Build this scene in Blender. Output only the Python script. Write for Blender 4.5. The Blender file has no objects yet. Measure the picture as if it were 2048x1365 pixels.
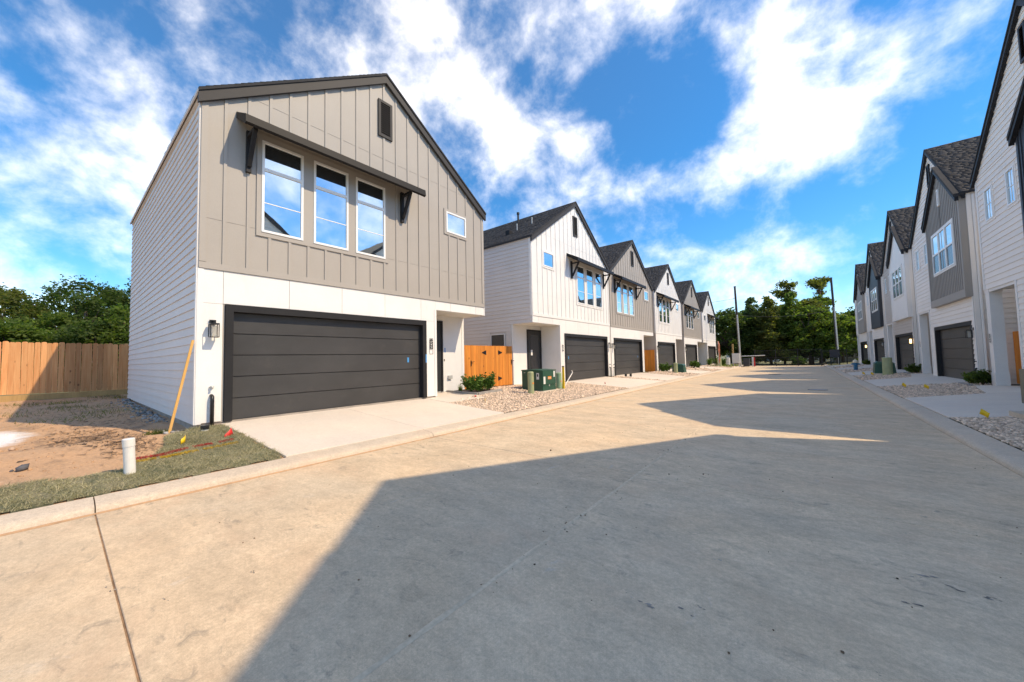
import bpy, bmesh, math, random
import numpy as np
from mathutils import Vector, Matrix, noise
random.seed(7); rng = np.random.default_rng(7)
S = bpy.context.scene; COL = S.collection
PI = math.pi

# ------------------------------------------------------------------ camera
CAMH = 1.537
yaw, pit, roll = -0.6727, 0.0483, -0.0215
f0 = Vector((math.sin(yaw), math.cos(yaw), 0)); r0 = Vector((math.cos(yaw), -math.sin(yaw), 0)); u0 = Vector((0, 0, 1))
fw = f0*math.cos(pit) + u0*math.sin(pit); up = -f0*math.sin(pit) + u0*math.cos(pit)
rt = r0*math.cos(roll) + up*math.sin(roll); up2 = -r0*math.sin(roll) + up*math.cos(roll)
cd = bpy.data.cameras.new('Camera'); cam = bpy.data.objects.new('Camera', cd); COL.objects.link(cam)
cd.sensor_width = 36; cd.sensor_fit = 'HORIZONTAL'; cd.lens = 36*725.57/2048
cd.clip_start = 0.05; cd.clip_end = 3000
m3 = Matrix((rt, up2, -fw)).transposed(); m = m3.to_4x4(); m.translation = (0, 0, CAMH); cam.matrix_world = m
S.camera = cam

# ------------------------------------------------------------------ sky, sun, exposure
SUN = Vector((1.0, 0.41, 1.183)).normalized()
ELEV = math.asin(SUN.z); AZ = math.atan2(SUN.x, SUN.y)
W = bpy.data.worlds.new('World'); S.world = W; W.use_nodes = True
nt = W.node_tree; N = nt.nodes; LK = nt.links; N.clear()
def nd(tree, t, **k):
    n = tree.nodes.new(t)
    for a, b in k.items(): setattr(n, a, b)
    return n
out = nd(nt, 'ShaderNodeOutputWorld'); bg = nd(nt, 'ShaderNodeBackground'); LK.new(bg.outputs[0], out.inputs[0])
sky = nd(nt, 'ShaderNodeTexSky', sky_type='NISHITA', sun_disc=False, sun_elevation=ELEV, sun_rotation=AZ, altitude=0, air_density=0.85, dust_density=0.25, ozone_density=2.5)
hs = nd(nt, 'ShaderNodeHueSaturation'); hs.inputs['Saturation'].default_value = 1.46; hs.inputs['Value'].default_value = 0.62
hs.inputs['Hue'].default_value = 0.495
LK.new(sky.outputs[0], hs.inputs['Color'])
tc = nd(nt, 'ShaderNodeTexCoord')
sep = nd(nt, 'ShaderNodeSeparateXYZ'); LK.new(tc.outputs['Generated'], sep.inputs[0])
def M(tree, op, a, b=None, c=None):
    n = nd(tree, 'ShaderNodeMath', operation=op)
    for i, v in enumerate((a, b, c)):
        if v is None: continue
        if isinstance(v, (int, float)): n.inputs[i].default_value = v
        else: tree.links.new(v, n.inputs[i])
    return n.outputs[0]
cmb = nd(nt, 'ShaderNodeMapping'); LK.new(tc.outputs['Generated'], cmb.inputs[0]); cmb.inputs['Scale'].default_value = (1, 1, 1.15); cmb.inputs['Location'].default_value = (2.3, 1.1, .4)
n1 = nd(nt, 'ShaderNodeTexNoise'); n1.inputs['Scale'].default_value = 7.2; n1.inputs['Detail'].default_value = 12; n1.inputs['Roughness'].default_value = 0.60; n1.inputs['Distortion'].default_value = 0.12
LK.new(cmb.outputs[0], n1.inputs['Vector'])
dens = n1.outputs[0]
# cumulus banks that stand in certain directions of the sky
for (d, rad, amt) in [((-0.049, 0.804, 0.593), 0.15, 0.16), ((0.063, 0.890, 0.452), 0.2, 0.17), ((-0.008, 0.915, 0.403), 0.15, 0.15), ((-0.133, 0.909, 0.395), 0.13, 0.17), ((-0.167, 0.720, 0.674), 0.12, 0.16), ((-0.634, 0.390, 0.668), 0.2, 0.17), ((-0.593, 0.539, 0.598), 0.2, 0.15), ((-0.540, 0.649, 0.536), 0.16, 0.14),
        ((-0.489, 0.740, 0.462), 0.22, 0.15), ((-0.327, 0.847, 0.418), 0.12, 0.08), ((-0.103, 0.980, 0.171), 0.16, 0.17), ((0.000, 0.971, 0.239), 0.1, 0.08), ((0.224, 0.832, 0.507), 0.08, 0.1), ((-0.315, 0.679, 0.663), 0.1, 0.06), ((-0.935, -0.015, 0.354), 0.6, 0.06), ((-0.878, 0.091, 0.470), 0.4, 0.06), ((-0.229, 0.814, 0.533), 0.2, -0.2), ((0.182, 0.930, 0.320), 0.2, -0.12),
        ((-0.176, 0.946, 0.272), 0.12, -0.06), ((0.085, 0.972, 0.220), 0.14, -0.08), ((-0.872, -0.036, 0.487), 0.2, -0.1), ((0.8, 0.38, 0.42), 0.45, 0.1), ((0.5, 0.1, 0.85), 0.5, 0.08), ((0.3, -0.7, 0.6), 0.5, 0.1), ((-0.5, -0.6, 0.6), 0.5, 0.08)]:
    vd = nd(nt, 'ShaderNodeVectorMath', operation='DISTANCE'); LK.new(tc.outputs['Generated'], vd.inputs[0]); vd.inputs[1].default_value = Vector(d).normalized()
    mr = nd(nt, 'ShaderNodeMapRange', interpolation_type='SMOOTHSTEP'); LK.new(vd.outputs['Value'], mr.inputs[0])
    mr.inputs[1].default_value = 0; mr.inputs[2].default_value = rad; mr.inputs[3].default_value = amt; mr.inputs[4].default_value = 0
    dens = M(nt, 'ADD', dens, mr.outputs[0])
mr = nd(nt, 'ShaderNodeMapRange', interpolation_type='SMOOTHSTEP'); LK.new(dens, mr.inputs[0])
mr.inputs[1].default_value = 0.42; mr.inputs[2].default_value = 1.04; mr.inputs[3].default_value = 0.03; mr.inputs[4].default_value = 0.90
hz = nd(nt, 'ShaderNodeMapRange'); LK.new(sep.outputs[2], hz.inputs[0]); hz.inputs[1].default_value = -.02; hz.inputs[2].default_value = .06
cl = M(nt, 'MULTIPLY', mr.outputs[0], hz.outputs[0])
mx = nd(nt, 'ShaderNodeMixRGB'); LK.new(cl, mx.inputs[0]); LK.new(hs.outputs[0], mx.inputs[1]); mx.inputs[2].default_value = (7.3, 6.7, 6.0, 1)
LK.new(mx.outputs[0], bg.inputs[0]); bg.inputs[1].default_value = 0.15

sd = bpy.data.lights.new('Sun', 'SUN'); sun = bpy.data.objects.new('Sun', sd); COL.objects.link(sun)
sd.energy = 2.0; sd.angle = math.radians(0.53); sd.color = (1.0, 0.80, 0.54)
sun.rotation_euler = SUN.to_track_quat('Z', 'Y').to_euler(); sun.location = (20, 10, 30)
S.view_settings.view_transform = 'Standard'; S.view_settings.look = 'None'; S.view_settings.gamma = 1; S.view_settings.use_curve_mapping = False
S.view_settings.exposure = 1.27
S.cycles.max_bounces = 8; S.cycles.use_denoising = True

# ------------------------------------------------------------------ materials
MATS = {}
def newmat(name):
    mt = bpy.data.materials.new(name); mt.use_nodes = True; t = mt.node_tree
    b = t.nodes['Principled BSDF']; MATS[name] = mt
    return mt, t, b
def pos(t, sc=(1, 1, 1)):
    g = nd(t, 'ShaderNodeNewGeometry'); mp = nd(t, 'ShaderNodeMapping'); mp.inputs['Scale'].default_value = sc
    t.links.new(g.outputs['Position'], mp.inputs[0]); return mp.outputs[0]
def noi(t, vec, scale, detail=4, rough=.55, dist=0):
    n = nd(t, 'ShaderNodeTexNoise'); n.inputs['Scale'].default_value = scale; n.inputs['Detail'].default_value = detail
    n.inputs['Roughness'].default_value = rough; n.inputs['Distortion'].default_value = dist; t.links.new(vec, n.inputs['Vector']); return n.outputs[0]
def rng_(t, v, a, b, c, d, smooth=False):
    n = nd(t, 'ShaderNodeMapRange'); 
    if smooth: n.interpolation_type = 'SMOOTHSTEP'
    t.links.new(v, n.inputs[0]); n.inputs[1].default_value = a; n.inputs[2].default_value = b; n.inputs[3].default_value = c; n.inputs[4].default_value = d
    return n.outputs[0]
def mixc(t, fac, a, b, mode='MIX'):
    n = nd(t, 'ShaderNodeMixRGB', blend_type=mode)
    if isinstance(fac, (int, float)): n.inputs[0].default_value = fac
    else: t.links.new(fac, n.inputs[0])
    for i, c in ((1, a), (2, b)):
        if isinstance(c, tuple): n.inputs[i].default_value = (*c[:3], 1)
        else: t.links.new(c, n.inputs[i])
    return n.outputs[0]
def mulv(t, col, val):
    c = nd(t, 'ShaderNodeCombineXYZ')
    for i in range(3): t.links.new(val, c.inputs[i])
    return mixc(t, 1.0, col, c.outputs[0], 'MULTIPLY')
def bump(t, b, h, strength, dist=.01):
    n = nd(t, 'ShaderNodeBump'); n.inputs['Strength'].default_value = strength; n.inputs['Distance'].default_value = dist
    t.links.new(h, n.inputs['Height']); t.links.new(n.outputs[0], b.inputs['Normal'])
def pm(name, col, rough=.6, var=.06, scale=1.5, fine=.04, fscale=30, st=(1, 1, 1), rnd=0.0, bmp=0.15, bsc=60, isl=0.0, metal=0, spec=.5, dirt=0.0):
    mt, t, b = newmat(name)
    v = pos(t, st)
    c = col
    lo = rng_(t, noi(t, v, scale, 5), .3, .7, 1-var, 1+var)
    c = mulv(t, c, lo)
    c = mulv(t, c, rng_(t, noi(t, v, fscale, 3), .3, .7, 1-fine, 1+fine))
    if dirt:
        dn = rng_(t, noi(t, pos(t, (1, 1, .35)), 2.7, 7, .7), .52, .78, 0, dirt, True)
        c = mixc(t, dn, c, (.25, .20, .15))
    if rnd:
        oi = nd(t, 'ShaderNodeObjectInfo'); c = mulv(t, c, rng_(t, oi.outputs['Random'], 0, 1, 1-rnd, 1+rnd))
    if isl:
        gi = nd(t, 'ShaderNodeNewGeometry'); c = mulv(t, c, rng_(t, gi.outputs['Random Per Island'], 0, 1, 1-isl, 1+isl))
    t.links.new(c, b.inputs['Base Color']); b.inputs['Roughness'].default_value = rough; b.inputs['Metallic'].default_value = metal
    b.inputs['Specular IOR Level'].default_value = spec
    if bmp: bump(t, b, noi(t, v, bsc, 3), bmp)
    return mt
pm('white', (.80, .79, .77), .55, .03, 1.2, .025, 40, bmp=.12, rnd=.025, dirt=.10)
pm('white_siding', (.83, .79, .74), .6, .03, 1.2, .02, 50, bmp=.1, rnd=.025, dirt=.05)
pm('greige', (.39, .36, .325), .6, .03, 1.2, .025, 40, bmp=.1, rnd=.015, dirt=.05)
pm('greige_siding', (.50, .45, .40), .6, .03, 1.2, .02, 40, bmp=.1, rnd=.03)
pm('grey_board', (.33, .31, .285), .6, .03, 1.5, .02, 40, bmp=.1)
pm('charcoal_board', (.035, .04, .05), .55, .06, 1.5, .04, 40, bmp=.1)
pm('pale_siding', (.68, .645, .615), .62, .03, 1.2, .02, 50, bmp=.1, rnd=.03, dirt=.05)
pm('charcoal', (.026, .026, .028), .5, .08, 2, .05, 40, bmp=.1, spec=.18)
pm('taupe_trim', (.052, .050, .050), .55, .06, 2, .05, 40, bmp=.12, spec=.18)
pm('black_metal', (.012, .012, .013), .4, .05, 3, .03, 40, bmp=.05)
pm('door_dark', (.03, .033, .035), .35, .05, 3, .03, 40, bmp=.05)
pm('vinyl', (.86, .86, .85), .35, .01, 2, .01, 40, bmp=0)
pm('awning_dark', (.013, .013, .0145), .55, .08, 2, .05, 40, bmp=.1, spec=.18)
pm('awning_under', (.20, .17, .13), .6, .02, 2, .02, 40, bmp=.05)
pm('soffit', (.78, .76, .70), .6, .02, 2, .02, 40, bmp=.05)
pm('foundation', (.33, .29, .25), .85, .18, 3, .10, 30, bmp=.4, bsc=25)
pm('number_black', (.01, .01, .01), .4, 0, 1, 0, 1, bmp=0)
pm('tape', (.06, .28, .62), .6, .03, 5, .02, 50, bmp=0)
pm('paper', (.75, .75, .72), .6, .03, 5, .02, 50, bmp=0)
pm('orange_label', (.75, .25, .02), .5, .03, 5, .02, 50, bmp=0)
pm('red_label', (.55, .03, .03), .5, .03, 5, .02, 50, bmp=0)
pm('transformer_green', (.022, .085, .055), .42, .1, 4, .06, 30, bmp=.08, dirt=.12)
pm('pedestal_green', (.36, .40, .22), .55, .08, 4, .05, 30, bmp=.08)
pm('pedestal_mint', (.28, .42, .26), .55, .08, 4, .05, 30, bmp=.08)
pm('olive_metal', (.14, .135, .10), .5, .08, 4, .05, 30, bmp=.08)
pm('pvc', (.78, .76, .72), .4, .05, 6, .03, 30, bmp=.03, dirt=.25)
pm('yellow_plastic', (.80, .52, .01), .5, .05, 4, .03, 30, bmp=.03)
pm('red_plastic', (.62, .02, .015), .5, .05, 4, .03, 30, bmp=.03)
pm('hydrant_blue', (.03, .17, .32), .45, .08, 6, .05, 30, bmp=.1)
pm('hydrant_cap', (.72, .66, .50), .5, .08, 6, .05, 30, bmp=.1)
pm('pole_dark', (.045, .035, .03), .8, .2, 2, .15, 20, st=(1, 1, .1), bmp=.4)
pm('galvanised', (.55, .55, .53), .45, .08, 2, .05, 20, metal=.3, bmp=.05)
pm('cabinet_white', (.68, .68, .66), .45, .05, 2, .05, 20, bmp=.05)
pm('post_wood', (.42, .27, .11), .8, .12, 3, .08, 30, st=(1, 1, .1), bmp=.3)
pm('banner', (.60, .22, .12), .7, .35, 3, .05, 30, bmp=.05)
pm('rock', (.10, .10, .11), .85, .2, 8, .15, 40, bmp=.5, bsc=40)
pm('pale_rock', (.50, .36, .26), .85, .15, 8, .15, 40, bmp=.5, bsc=40)
pm('edging_stone', (.33, .31, .29), .85, .15, 5, .12, 30, bmp=.4, bsc=30)
pm('mulch', (.025, .018, .014), .95, .3, 15, .3, 60, bmp=.8, bsc=60)
pm('roof_tan', (.27, .23, .20), .85, .1, 2, .1, 30, bmp=.3)
pm('far_wall', (.40, .37, .33), .8, .1, 1, .05, 20, bmp=.1)
pm('far_dark', (.05, .05, .06), .6, .1, 1, .05, 20, bmp=.1)
pm('iron', (.01, .01, .011), .5, .05, 3, .03, 40, bmp=0)
pm('bark', (.10, .075, .055), .9, .25, 2, .2, 15, st=(1, 1, .25), bmp=.6, bsc=15)
pm('sealant', (.62, .50, .35), .95, .12, 3, .15, 25, bmp=0, spec=.1)
pm('joint_dirt', (.30, .19, .11), .95, .3, 3, .2, 25, bmp=.3)
pm('gravel_stone', (.66, .51, .38), .8, .1, 6, .08, 60, isl=.42, bmp=.15)
pm('rubble', (.27, .26, .25), .9, .15, 6, .1, 60, isl=.5, bmp=.2)
pm('gravel_base', (.34, .26, .185), .95, .25, 10, .3, 70, bmp=.8, bsc=50)
pm('twig', (.16, .10, .055), .9, .2, 10, .1, 60, isl=.5, bmp=0)
pm('manhole', (.05, .045, .04), .6, .1, 10, .1, 60, bmp=.5, metal=.4)

def leafmat(name, c1, c2, tr=.25):
    mt, t, b = newmat(name)
    gi = nd(t, 'ShaderNodeNewGeometry'); c = mixc(t, gi.outputs['Random Per Island'], c1, c2)
    c = mulv(t, c, rng_(t, noi(t, pos(t), .7, 3), .3, .7, .75, 1.25))
    t.links.new(c, b.inputs['Base Color']); b.inputs['Roughness'].default_value = .6; b.inputs['Specular IOR Level'].default_value = .3
    o = t.nodes['Material Output']; tl = nd(t, 'ShaderNodeBsdfTranslucent'); mxs = nd(t, 'ShaderNodeMixShader'); mxs.inputs[0].default_value = tr
    t.links.new(mixc(t, 1.0, c, (1.3, 1.4, .6), 'MULTIPLY'), tl.inputs[0])
    t.links.new(b.outputs[0], mxs.inputs[1]); t.links.new(tl.outputs[0], mxs.inputs[2]); t.links.new(mxs.outputs[0], o.inputs[0])
leafmat('leaf_dark', (.040, .072, .018), (.105, .15, .035), .58)
leafmat('leaf_mid', (.08, .13, .026), (.18, .24, .05), .6)
leafmat('leaf_olive', (.095, .115, .03), (.19, .20, .055), .6)
leafmat('leaf_blue', (.06, .10, .045), (.13, .17, .08), .58)
leafmat('leaf_shrub', (.035, .08, .012), (.12, .20, .03))
leafmat('turf_blade', (.17, .18, .09), (.52, .45, .28), .15)

# glass: dark room behind a reflective coated pane
def glassmat(name, refl, tint, dark, rmax=1.0):
    mt, t, b = newmat(name); o = t.nodes['Material Output']
    b.inputs['Base Color'].default_value = (*dark, 1); b.inputs['Roughness'].default_value = .25
    g = nd(t, 'ShaderNodeBsdfGlossy'); g.inputs['Roughness'].default_value = .015; g.inputs['Color'].default_value = (*tint, 1)
    fr = nd(t, 'ShaderNodeFresnel'); fr.inputs[0].default_value = 1.6
    fac = rng_(t, fr.outputs[0], 0, 1, refl, rmax)
    bn = nd(t, 'ShaderNodeBump'); bn.inputs['Strength'].default_value = .06; bn.inputs['Distance'].default_value = .02
    t.links.new(noi(t, pos(t), 1.3, 2), bn.inputs['Height']); t.links.new(bn.outputs[0], g.inputs['Normal'])
    mxs = nd(t, 'ShaderNodeMixShader'); t.links.new(fac, mxs.inputs[0]); t.links.new(b.outputs[0], mxs.inputs[1]); t.links.new(g.outputs[0], mxs.inputs[2]); t.links.new(mxs.outputs[0], o.inputs[0])
glassmat('glass', .62, (.85, .95, 1.0), (.012, .014, .016))
glassmat('screened_glass', .05, (.6, .65, .7), (.022, .02, .02), .30)
mt, t, b = newmat('lamp_glass'); b.inputs['Base Color'].default_value = (.75, .73, .66, 1); b.inputs['Roughness'].default_value = .15; b.inputs['Transmission Weight'].default_value = .6
mt, t, b = newmat('lamp_lit'); b.inputs['Base Color'].default_value = (.9, .7, .4, 1); b.inputs['Emission Color'].default_value = (1, .62, .22, 1); b.inputs['Emission Strength'].default_value = 3
mt, t, b = newmat('downlight'); b.inputs['Base Color'].default_value = (.9, .88, .8, 1)

def wood(name, c1, c2, rnd, st=(1, 1, .06)):
    mt, t, b = newmat(name); v = pos(t, st); oi = nd(t, 'ShaderNodeObjectInfo')
    off = nd(t, 'ShaderNodeVectorMath', operation='ADD'); t.links.new(v, off.inputs[0])
    cm = nd(t, 'ShaderNodeCombineXYZ'); mm = M(t, 'MULTIPLY', oi.outputs['Random'], 37.0); t.links.new(mm, cm.inputs[0]); t.links.new(mm, cm.inputs[2]); t.links.new(cm.outputs[0], off.inputs[1])
    g = noi(t, off.outputs[0], 14, 6, .6, .6)
    c = mixc(t, rng_(t, g, .3, .7, 0, 1), c1, c2)
    kn = nd(t, 'ShaderNodeTexVoronoi'); kn.inputs['Scale'].default_value = 3.0; vv = nd(t, 'ShaderNodeVectorMath', operation='ADD'); t.links.new(pos(t, (1, 1, .6)), vv.inputs[0]); t.links.new(cm.outputs[0], vv.inputs[1]); t.links.new(vv.outputs[0], kn.inputs['Vector'])
    c = mixc(t, rng_(t, kn.outputs['Distance'], .05, .11, .7, 0), c, (.10, .04, .015))
    c = mulv(t, c, rng_(t, oi.outputs['Random'], 0, 1, 1-rnd, 1+rnd))
    t.links.new(c, b.inputs['Base Color']); b.inputs['Roughness'].default_value = .75; bump(t, b, g, .3, .004)
wood('fence_wood', (.47, .20, .07), (.62, .34, .15), .32)
wood('gate_wood', (.55, .17, .018), (.74, .29, .04), .16)
wood('stick_wood', (.60, .33, .08), (.68, .40, .13), .05)

# concrete of the street
def concrete(name, base, warm, blot, stain, fine=.09, drk=.5):
    mt, t, b = newmat(name); v = pos(t)
    c = mixc(t, rng_(t, noi(t, v, .55, 6, .62, .4), .35, .68, 0, 1), base, warm)
    c = mulv(t, c, rng_(t, noi(t, pos(t, (.7, 1.2, 1)), 1.7, 8, .68), .3, .72, 1-blot, 1+blot))
    c = mulv(t, c, rng_(t, noi(t, pos(t, (.9, 1.4, 1)), 7, 7, .68), .3, .7, 1-blot*.55, 1+blot*.55))
    c = mulv(t, c, rng_(t, noi(t, pos(t, (.9, 1.1, 1)), 15, 5, .7), .3, .7, 1-blot*.5, 1+blot*.5))
    sm = M(t, 'MULTIPLY', rng_(t, noi(t, pos(t, (.8, 1.6, 1)), 5.5, 6, .7, .8), .54, .68, 0, 1, True), rng_(t, noi(t, v, .8, 4), .40, .58, 0, min(.95, stain*1.15), True)); c = mixc(t, sm, c, (base[0]*.55, base[1]*.56, base[2]*.59))
    d = rng_(t, noi(t, pos(t, (.7, 1.9, 1)), 1.15, 9, .75, .6), .56, .74, 0, stain, True)
    c = mixc(t, d, c, (base[0]*drk, base[1]*drk, base[2]*drk))
    lt = rng_(t, noi(t, pos(t, (1.3, .6, 1)), 2.3, 9, .75, .4), .60, .76, 0, stain*.7, True)
    c = mixc(t, lt, c, (.60, .58, .55))
    c = mulv(t, c, rng_(t, noi(t, v, 38, 5, .75), .3, .7, 1-fine*1.7, 1+fine*1.7))
    c = mulv(t, c, rng_(t, noi(t, v, 150, 3, .7), .3, .7, 1-fine*1.6, 1+fine*1.6))
    sp = nd(t, 'ShaderNodeTexVoronoi'); sp.inputs['Scale'].default_value = 2.6; t.links.new(v, sp.inputs['Vector'])
    gate = nd(t, 'ShaderNodeSeparateColor'); t.links.new(sp.outputs['Color'], gate.inputs[0])
    c = mixc(t, M(t, 'MULTIPLY', rng_(t, sp.outputs['Distance'], .012, .03, .7, 0), rng_(t, gate.outputs[0], .72, .74, 0, 1)), c, (.08, .065, .055))
    pk_ = rng_(t, noi(t, pos(t, (1, 1.7, 1)), .8, 7, .7, .5), .5, .72, 0, .35, True); c = mixc(t, pk_, c, (base[0]*1.12, base[1]*.95, base[2]*.88))
    oi = nd(t, 'ShaderNodeObjectInfo'); c = mulv(t, c, rng_(t, oi.outputs['Random'], 0, 1, .96, 1.04))
    t.links.new(c, b.inputs['Base Color']); b.inputs['Roughness'].default_value = .85
    bump(t, b, noi(t, pos(t, (1.6, 1, 1)), 60, 5, .7), .22, .005)
concrete('road_concrete', (.57, .455, .315), (.63, .47, .30), .17, .60)
concrete('kerb_concrete', (.56, .47, .365), (.58, .47, .35), .09, .35)
concrete('drive_concrete', (.66, .58, .49), (.70, .61, .50), .045, .12, fine=.05, drk=.75)

# dirt
mt, t, b = newmat('dirt'); v = pos(t)
c = mixc(t, rng_(t, noi(t, v, .5, 6, .62), .35, .65, 0, 1), (.54, .325, .175), (.47, .30, .175))
c = mixc(t, rng_(t, noi(t, pos(t, (1, 1.5, 1)), .9, 8, .7, .5), .52, .66, 0, .75, True), c, (.27, .18, .11))
c = mixc(t, rng_(t, noi(t, v, 1.6, 8, .75), .58, .72, 0, .7, True), c, (.55, .40, .27))
# lime wash-out left by the mixer, a pale tongue on the soil
vd = nd(t, 'ShaderNodeVectorMath', operation='DISTANCE'); t.links.new(pos(t, (.55, 1, 0)), vd.inputs[0]); vd.inputs[1].default_value = (-11.75*.55, -.95, 0)
wn = M(t, 'ADD', vd.outputs['Value'], rng_(t, noi(t, v, 3, 5), 0, 1, -.25, .25))
c = mixc(t, rng_(t, wn, .45, .75, .95, 0, True), c, (.80, .78, .76))
c = mulv(t, c, rng_(t, noi(t, v, 22, 5, .7), .25, .75, .82, 1.18))
t.links.new(c, b.inputs['Base Color']); b.inputs['Roughness'].default_value = .95; bump(t, b, noi(t, v, 14, 8, .7), .8, .03)

mt, t, b = newmat('grass_far'); v = pos(t)
c = mixc(t, rng_(t, noi(t, v, .2, 6, .65), .35, .65, 0, 1), (.10, .13, .045), (.24, .20, .10))
c = mulv(t, c, rng_(t, noi(t, v, 8, 6, .7), .25, .75, .7, 1.3))
t.links.new(c, b.inputs['Base Color']); b.inputs['Roughness'].default_value = .95

# turf mat, with the locators' sprayed red and yellow lines
mt, t, b = newmat('turf'); v = pos(t)
c = mixc(t, rng_(t, noi(t, pos(t, (1, 1.6, 1)), 2.6, 8, .75), .38, .62, 0, 1), (.13, .14, .07), (.38, .33, .20))
c = mulv(t, c, rng_(t, noi(t, v, 60, 5, .75), .25, .75, .55, 1.45))
t.links.new(c, b.inputs['Base Color']); b.inputs['Roughness'].default_value = .95; bump(t, b, noi(t, v, 70, 5, .8), 1.0, .03)
def spray(name, col):
    mt, t, b = newmat(name); v = pos(t); o = t.nodes['Material Output']
    t.links.new(mulv(t, col, rng_(t, noi(t, v, 40, 4), .3, .7, .6, 1.3)), b.inputs['Base Color']); b.inputs['Roughness'].default_value = .9
spray('spray_red', (.40, .035, .03)); spray('spray_yellow', (.50, .33, .02))

# asphalt shingles
mt, t, b = newmat('shingle'); v = pos(t)
gi = nd(t, 'ShaderNodeNewGeometry')
c = mulv(t, (.036, .0355, .038), rng_(t, gi.outputs['Random Per Island'], 0, 1, .55, 1.5))
c = mulv(t, c, rng_(t, noi(t, v, 90, 3, .7), .25, .75, .7, 1.3))
t.links.new(c, b.inputs['Base Color']); b.inputs['Roughness'].default_value = .95; bump(t, b, noi(t, v, 120, 3), .5, .005)
pm('roof_edge', (.03, .03, .032), .9, .15, 3, .15, 60, bmp=.4)
# garage door steel with embossed grain
mt, t, b = newmat('garage_steel'); v = pos(t, (1, 1, 5))
c = mulv(t, (.050, .0495, .0505), rng_(t, noi(t, pos(t, (1, .6, 1)), 1.3, 6, .65), .3, .7, .82, 1.18))
c = mulv(t, c, rng_(t, noi(t, v, 30, 4, .6), .3, .7, .92, 1.08))
c = mixc(t, rng_(t, noi(t, pos(t), 2.2, 8, .72), .55, .75, 0, .16, True), c, (.15, .135, .115))
t.links.new(c, b.inputs['Base Color']); b.inputs['Roughness'].default_value = .42; bump(t, b, noi(t, v, 60, 4), .35, .004)

# ------------------------------------------------------------------ mesh helpers
def link(name, me, parent=None, loc=(0, 0, 0)):
    o = bpy.data.objects.new(name, me); COL.objects.link(o); o.location = loc
    if parent is not None: o.parent = parent
    return o
def tag(o, label=None, cat=None, group=None, kind=None):
    if label: o['label'] = label
    if cat: o['category'] = cat
    if group: o['group'] = group
    if kind: o['kind'] = kind
    return o
def thing(name, label, cat, loc=(0, 0, 0), group=None, rz=0):
    o = bpy.data.objects.new(name, None); COL.objects.link(o); o.location = loc; o.rotation_euler = (0, 0, rz); o.empty_display_size = .2
    return tag(o, label, cat, group)
CUBE_F = [(0, 3, 2, 1), (4, 5, 6, 7), (0, 1, 5, 4), (1, 2, 6, 5), (2, 3, 7, 6), (3, 0, 4, 7)]
UC = {}
def ucube(mat):
    if mat not in UC:
        me = bpy.data.meshes.new('unit_'+mat); h = .5
        me.from_pydata([(-h, -h, -h), (h, -h, -h), (h, h, -h), (-h, h, -h), (-h, -h, h), (h, -h, h), (h, h, h), (-h, h, h)], [], CUBE_F)
        me.materials.append(MATS[mat]); UC[mat] = me
    return UC[mat]
def bx(name, mat, parent, lo, hi):
    o = link(name, ucube(mat), parent, [(a+b)/2 for a, b in zip(lo, hi)]); o.scale = [max(abs(b-a), 1e-4) for a, b in zip(lo, hi)]
    return o
class MB:
    def __init__(s): s.v = []; s.f = []
    def hexa(s, p):
        n = len(s.v); s.v += [tuple(q) for q in p]; s.f += [tuple(n+i for i in q) for q in CUBE_F]; return s
    def box(s, lo, hi):
        x0, y0, z0 = [min(a, b) for a, b in zip(lo, hi)]; x1, y1, z1 = [max(a, b) for a, b in zip(lo, hi)]
        return s.hexa([(x0, y0, z0), (x1, y0, z0), (x1, y1, z0), (x0, y1, z0), (x0, y0, z1), (x1, y0, z1), (x1, y1, z1), (x0, y1, z1)])
    def prism(s, A, B):
        n = len(s.v); k = len(A); s.v += [tuple(p) for p in A]+[tuple(p) for p in B]
        s.f.append(tuple(n+i for i in range(k))[::-1]); s.f.append(tuple(n+k+i for i in range(k)))
        for i in range(k): j = (i+1) % k; s.f.append((n+i, n+j, n+k+j, n+k+i))
        return s
    def tube(s, pts, rad, seg=8, cap=True):
        pts = [Vector(p) for p in pts]; rad = rad if isinstance(rad, (list, tuple)) else [rad]*len(pts); n0 = len(s.v)
        for i, p in enumerate(pts):
            d = (pts[min(i+1, len(pts)-1)]-pts[max(i-1, 0)]).normalized(); a = d.orthogonal().normalized() if i == 0 else (a-d*a.dot(d)).normalized(); bb = d.cross(a)
            for k in range(seg):
                th = 2*PI*k/seg; s.v.append(tuple(p+(a*math.cos(th)+bb*math.sin(th))*rad[i]))
        for i in range(len(pts)-1):
            for k in range(seg):
                k2 = (k+1) % seg; s.f.append((n0+i*seg+k, n0+i*seg+k2, n0+(i+1)*seg+k2, n0+(i+1)*seg+k))
        if cap:
            s.f.append(tuple(n0+k for k in range(seg))[::-1]); e = n0+(len(pts)-1)*seg; s.f.append(tuple(e+k for k in range(seg)))
        return s
    def lathe(s, prof, c=(0, 0, 0), seg=16):
        n0 = len(s.v)
        for r, z in prof:
            for k in range(seg): th = 2*PI*k/seg; s.v.append((c[0]+r*math.cos(th), c[1]+r*math.sin(th), c[2]+z))
        for i in range(len(prof)-1):
            for k in range(seg): k2 = (k+1) % seg; s.f.append((n0+i*seg+k, n0+i*seg+k2, n0+(i+1)*seg+k2, n0+(i+1)*seg+k))
        s.f.append(tuple(n0+k for k in range(seg))[::-1]); e = n0+(len(prof)-1)*seg; s.f.append(tuple(e+k for k in range(seg)))
        return s
    def mesh(s, name, mat, smooth=False):
        me = bpy.data.meshes.new(name); me.from_pydata(s.v, [], s.f); me.materials.append(MATS[mat])
        bm = bmesh.new(); bm.from_mesh(me); bmesh.ops.recalc_face_normals(bm, faces=bm.faces); bm.to_mesh(me); bm.free()
        if smooth:
            for p in me.polygons: p.use_smooth = True
        return me
    def build(s, name, mat, parent=None, loc=(0, 0, 0), smooth=False): return link(name, s.mesh(name, mat, smooth), parent, loc)
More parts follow.
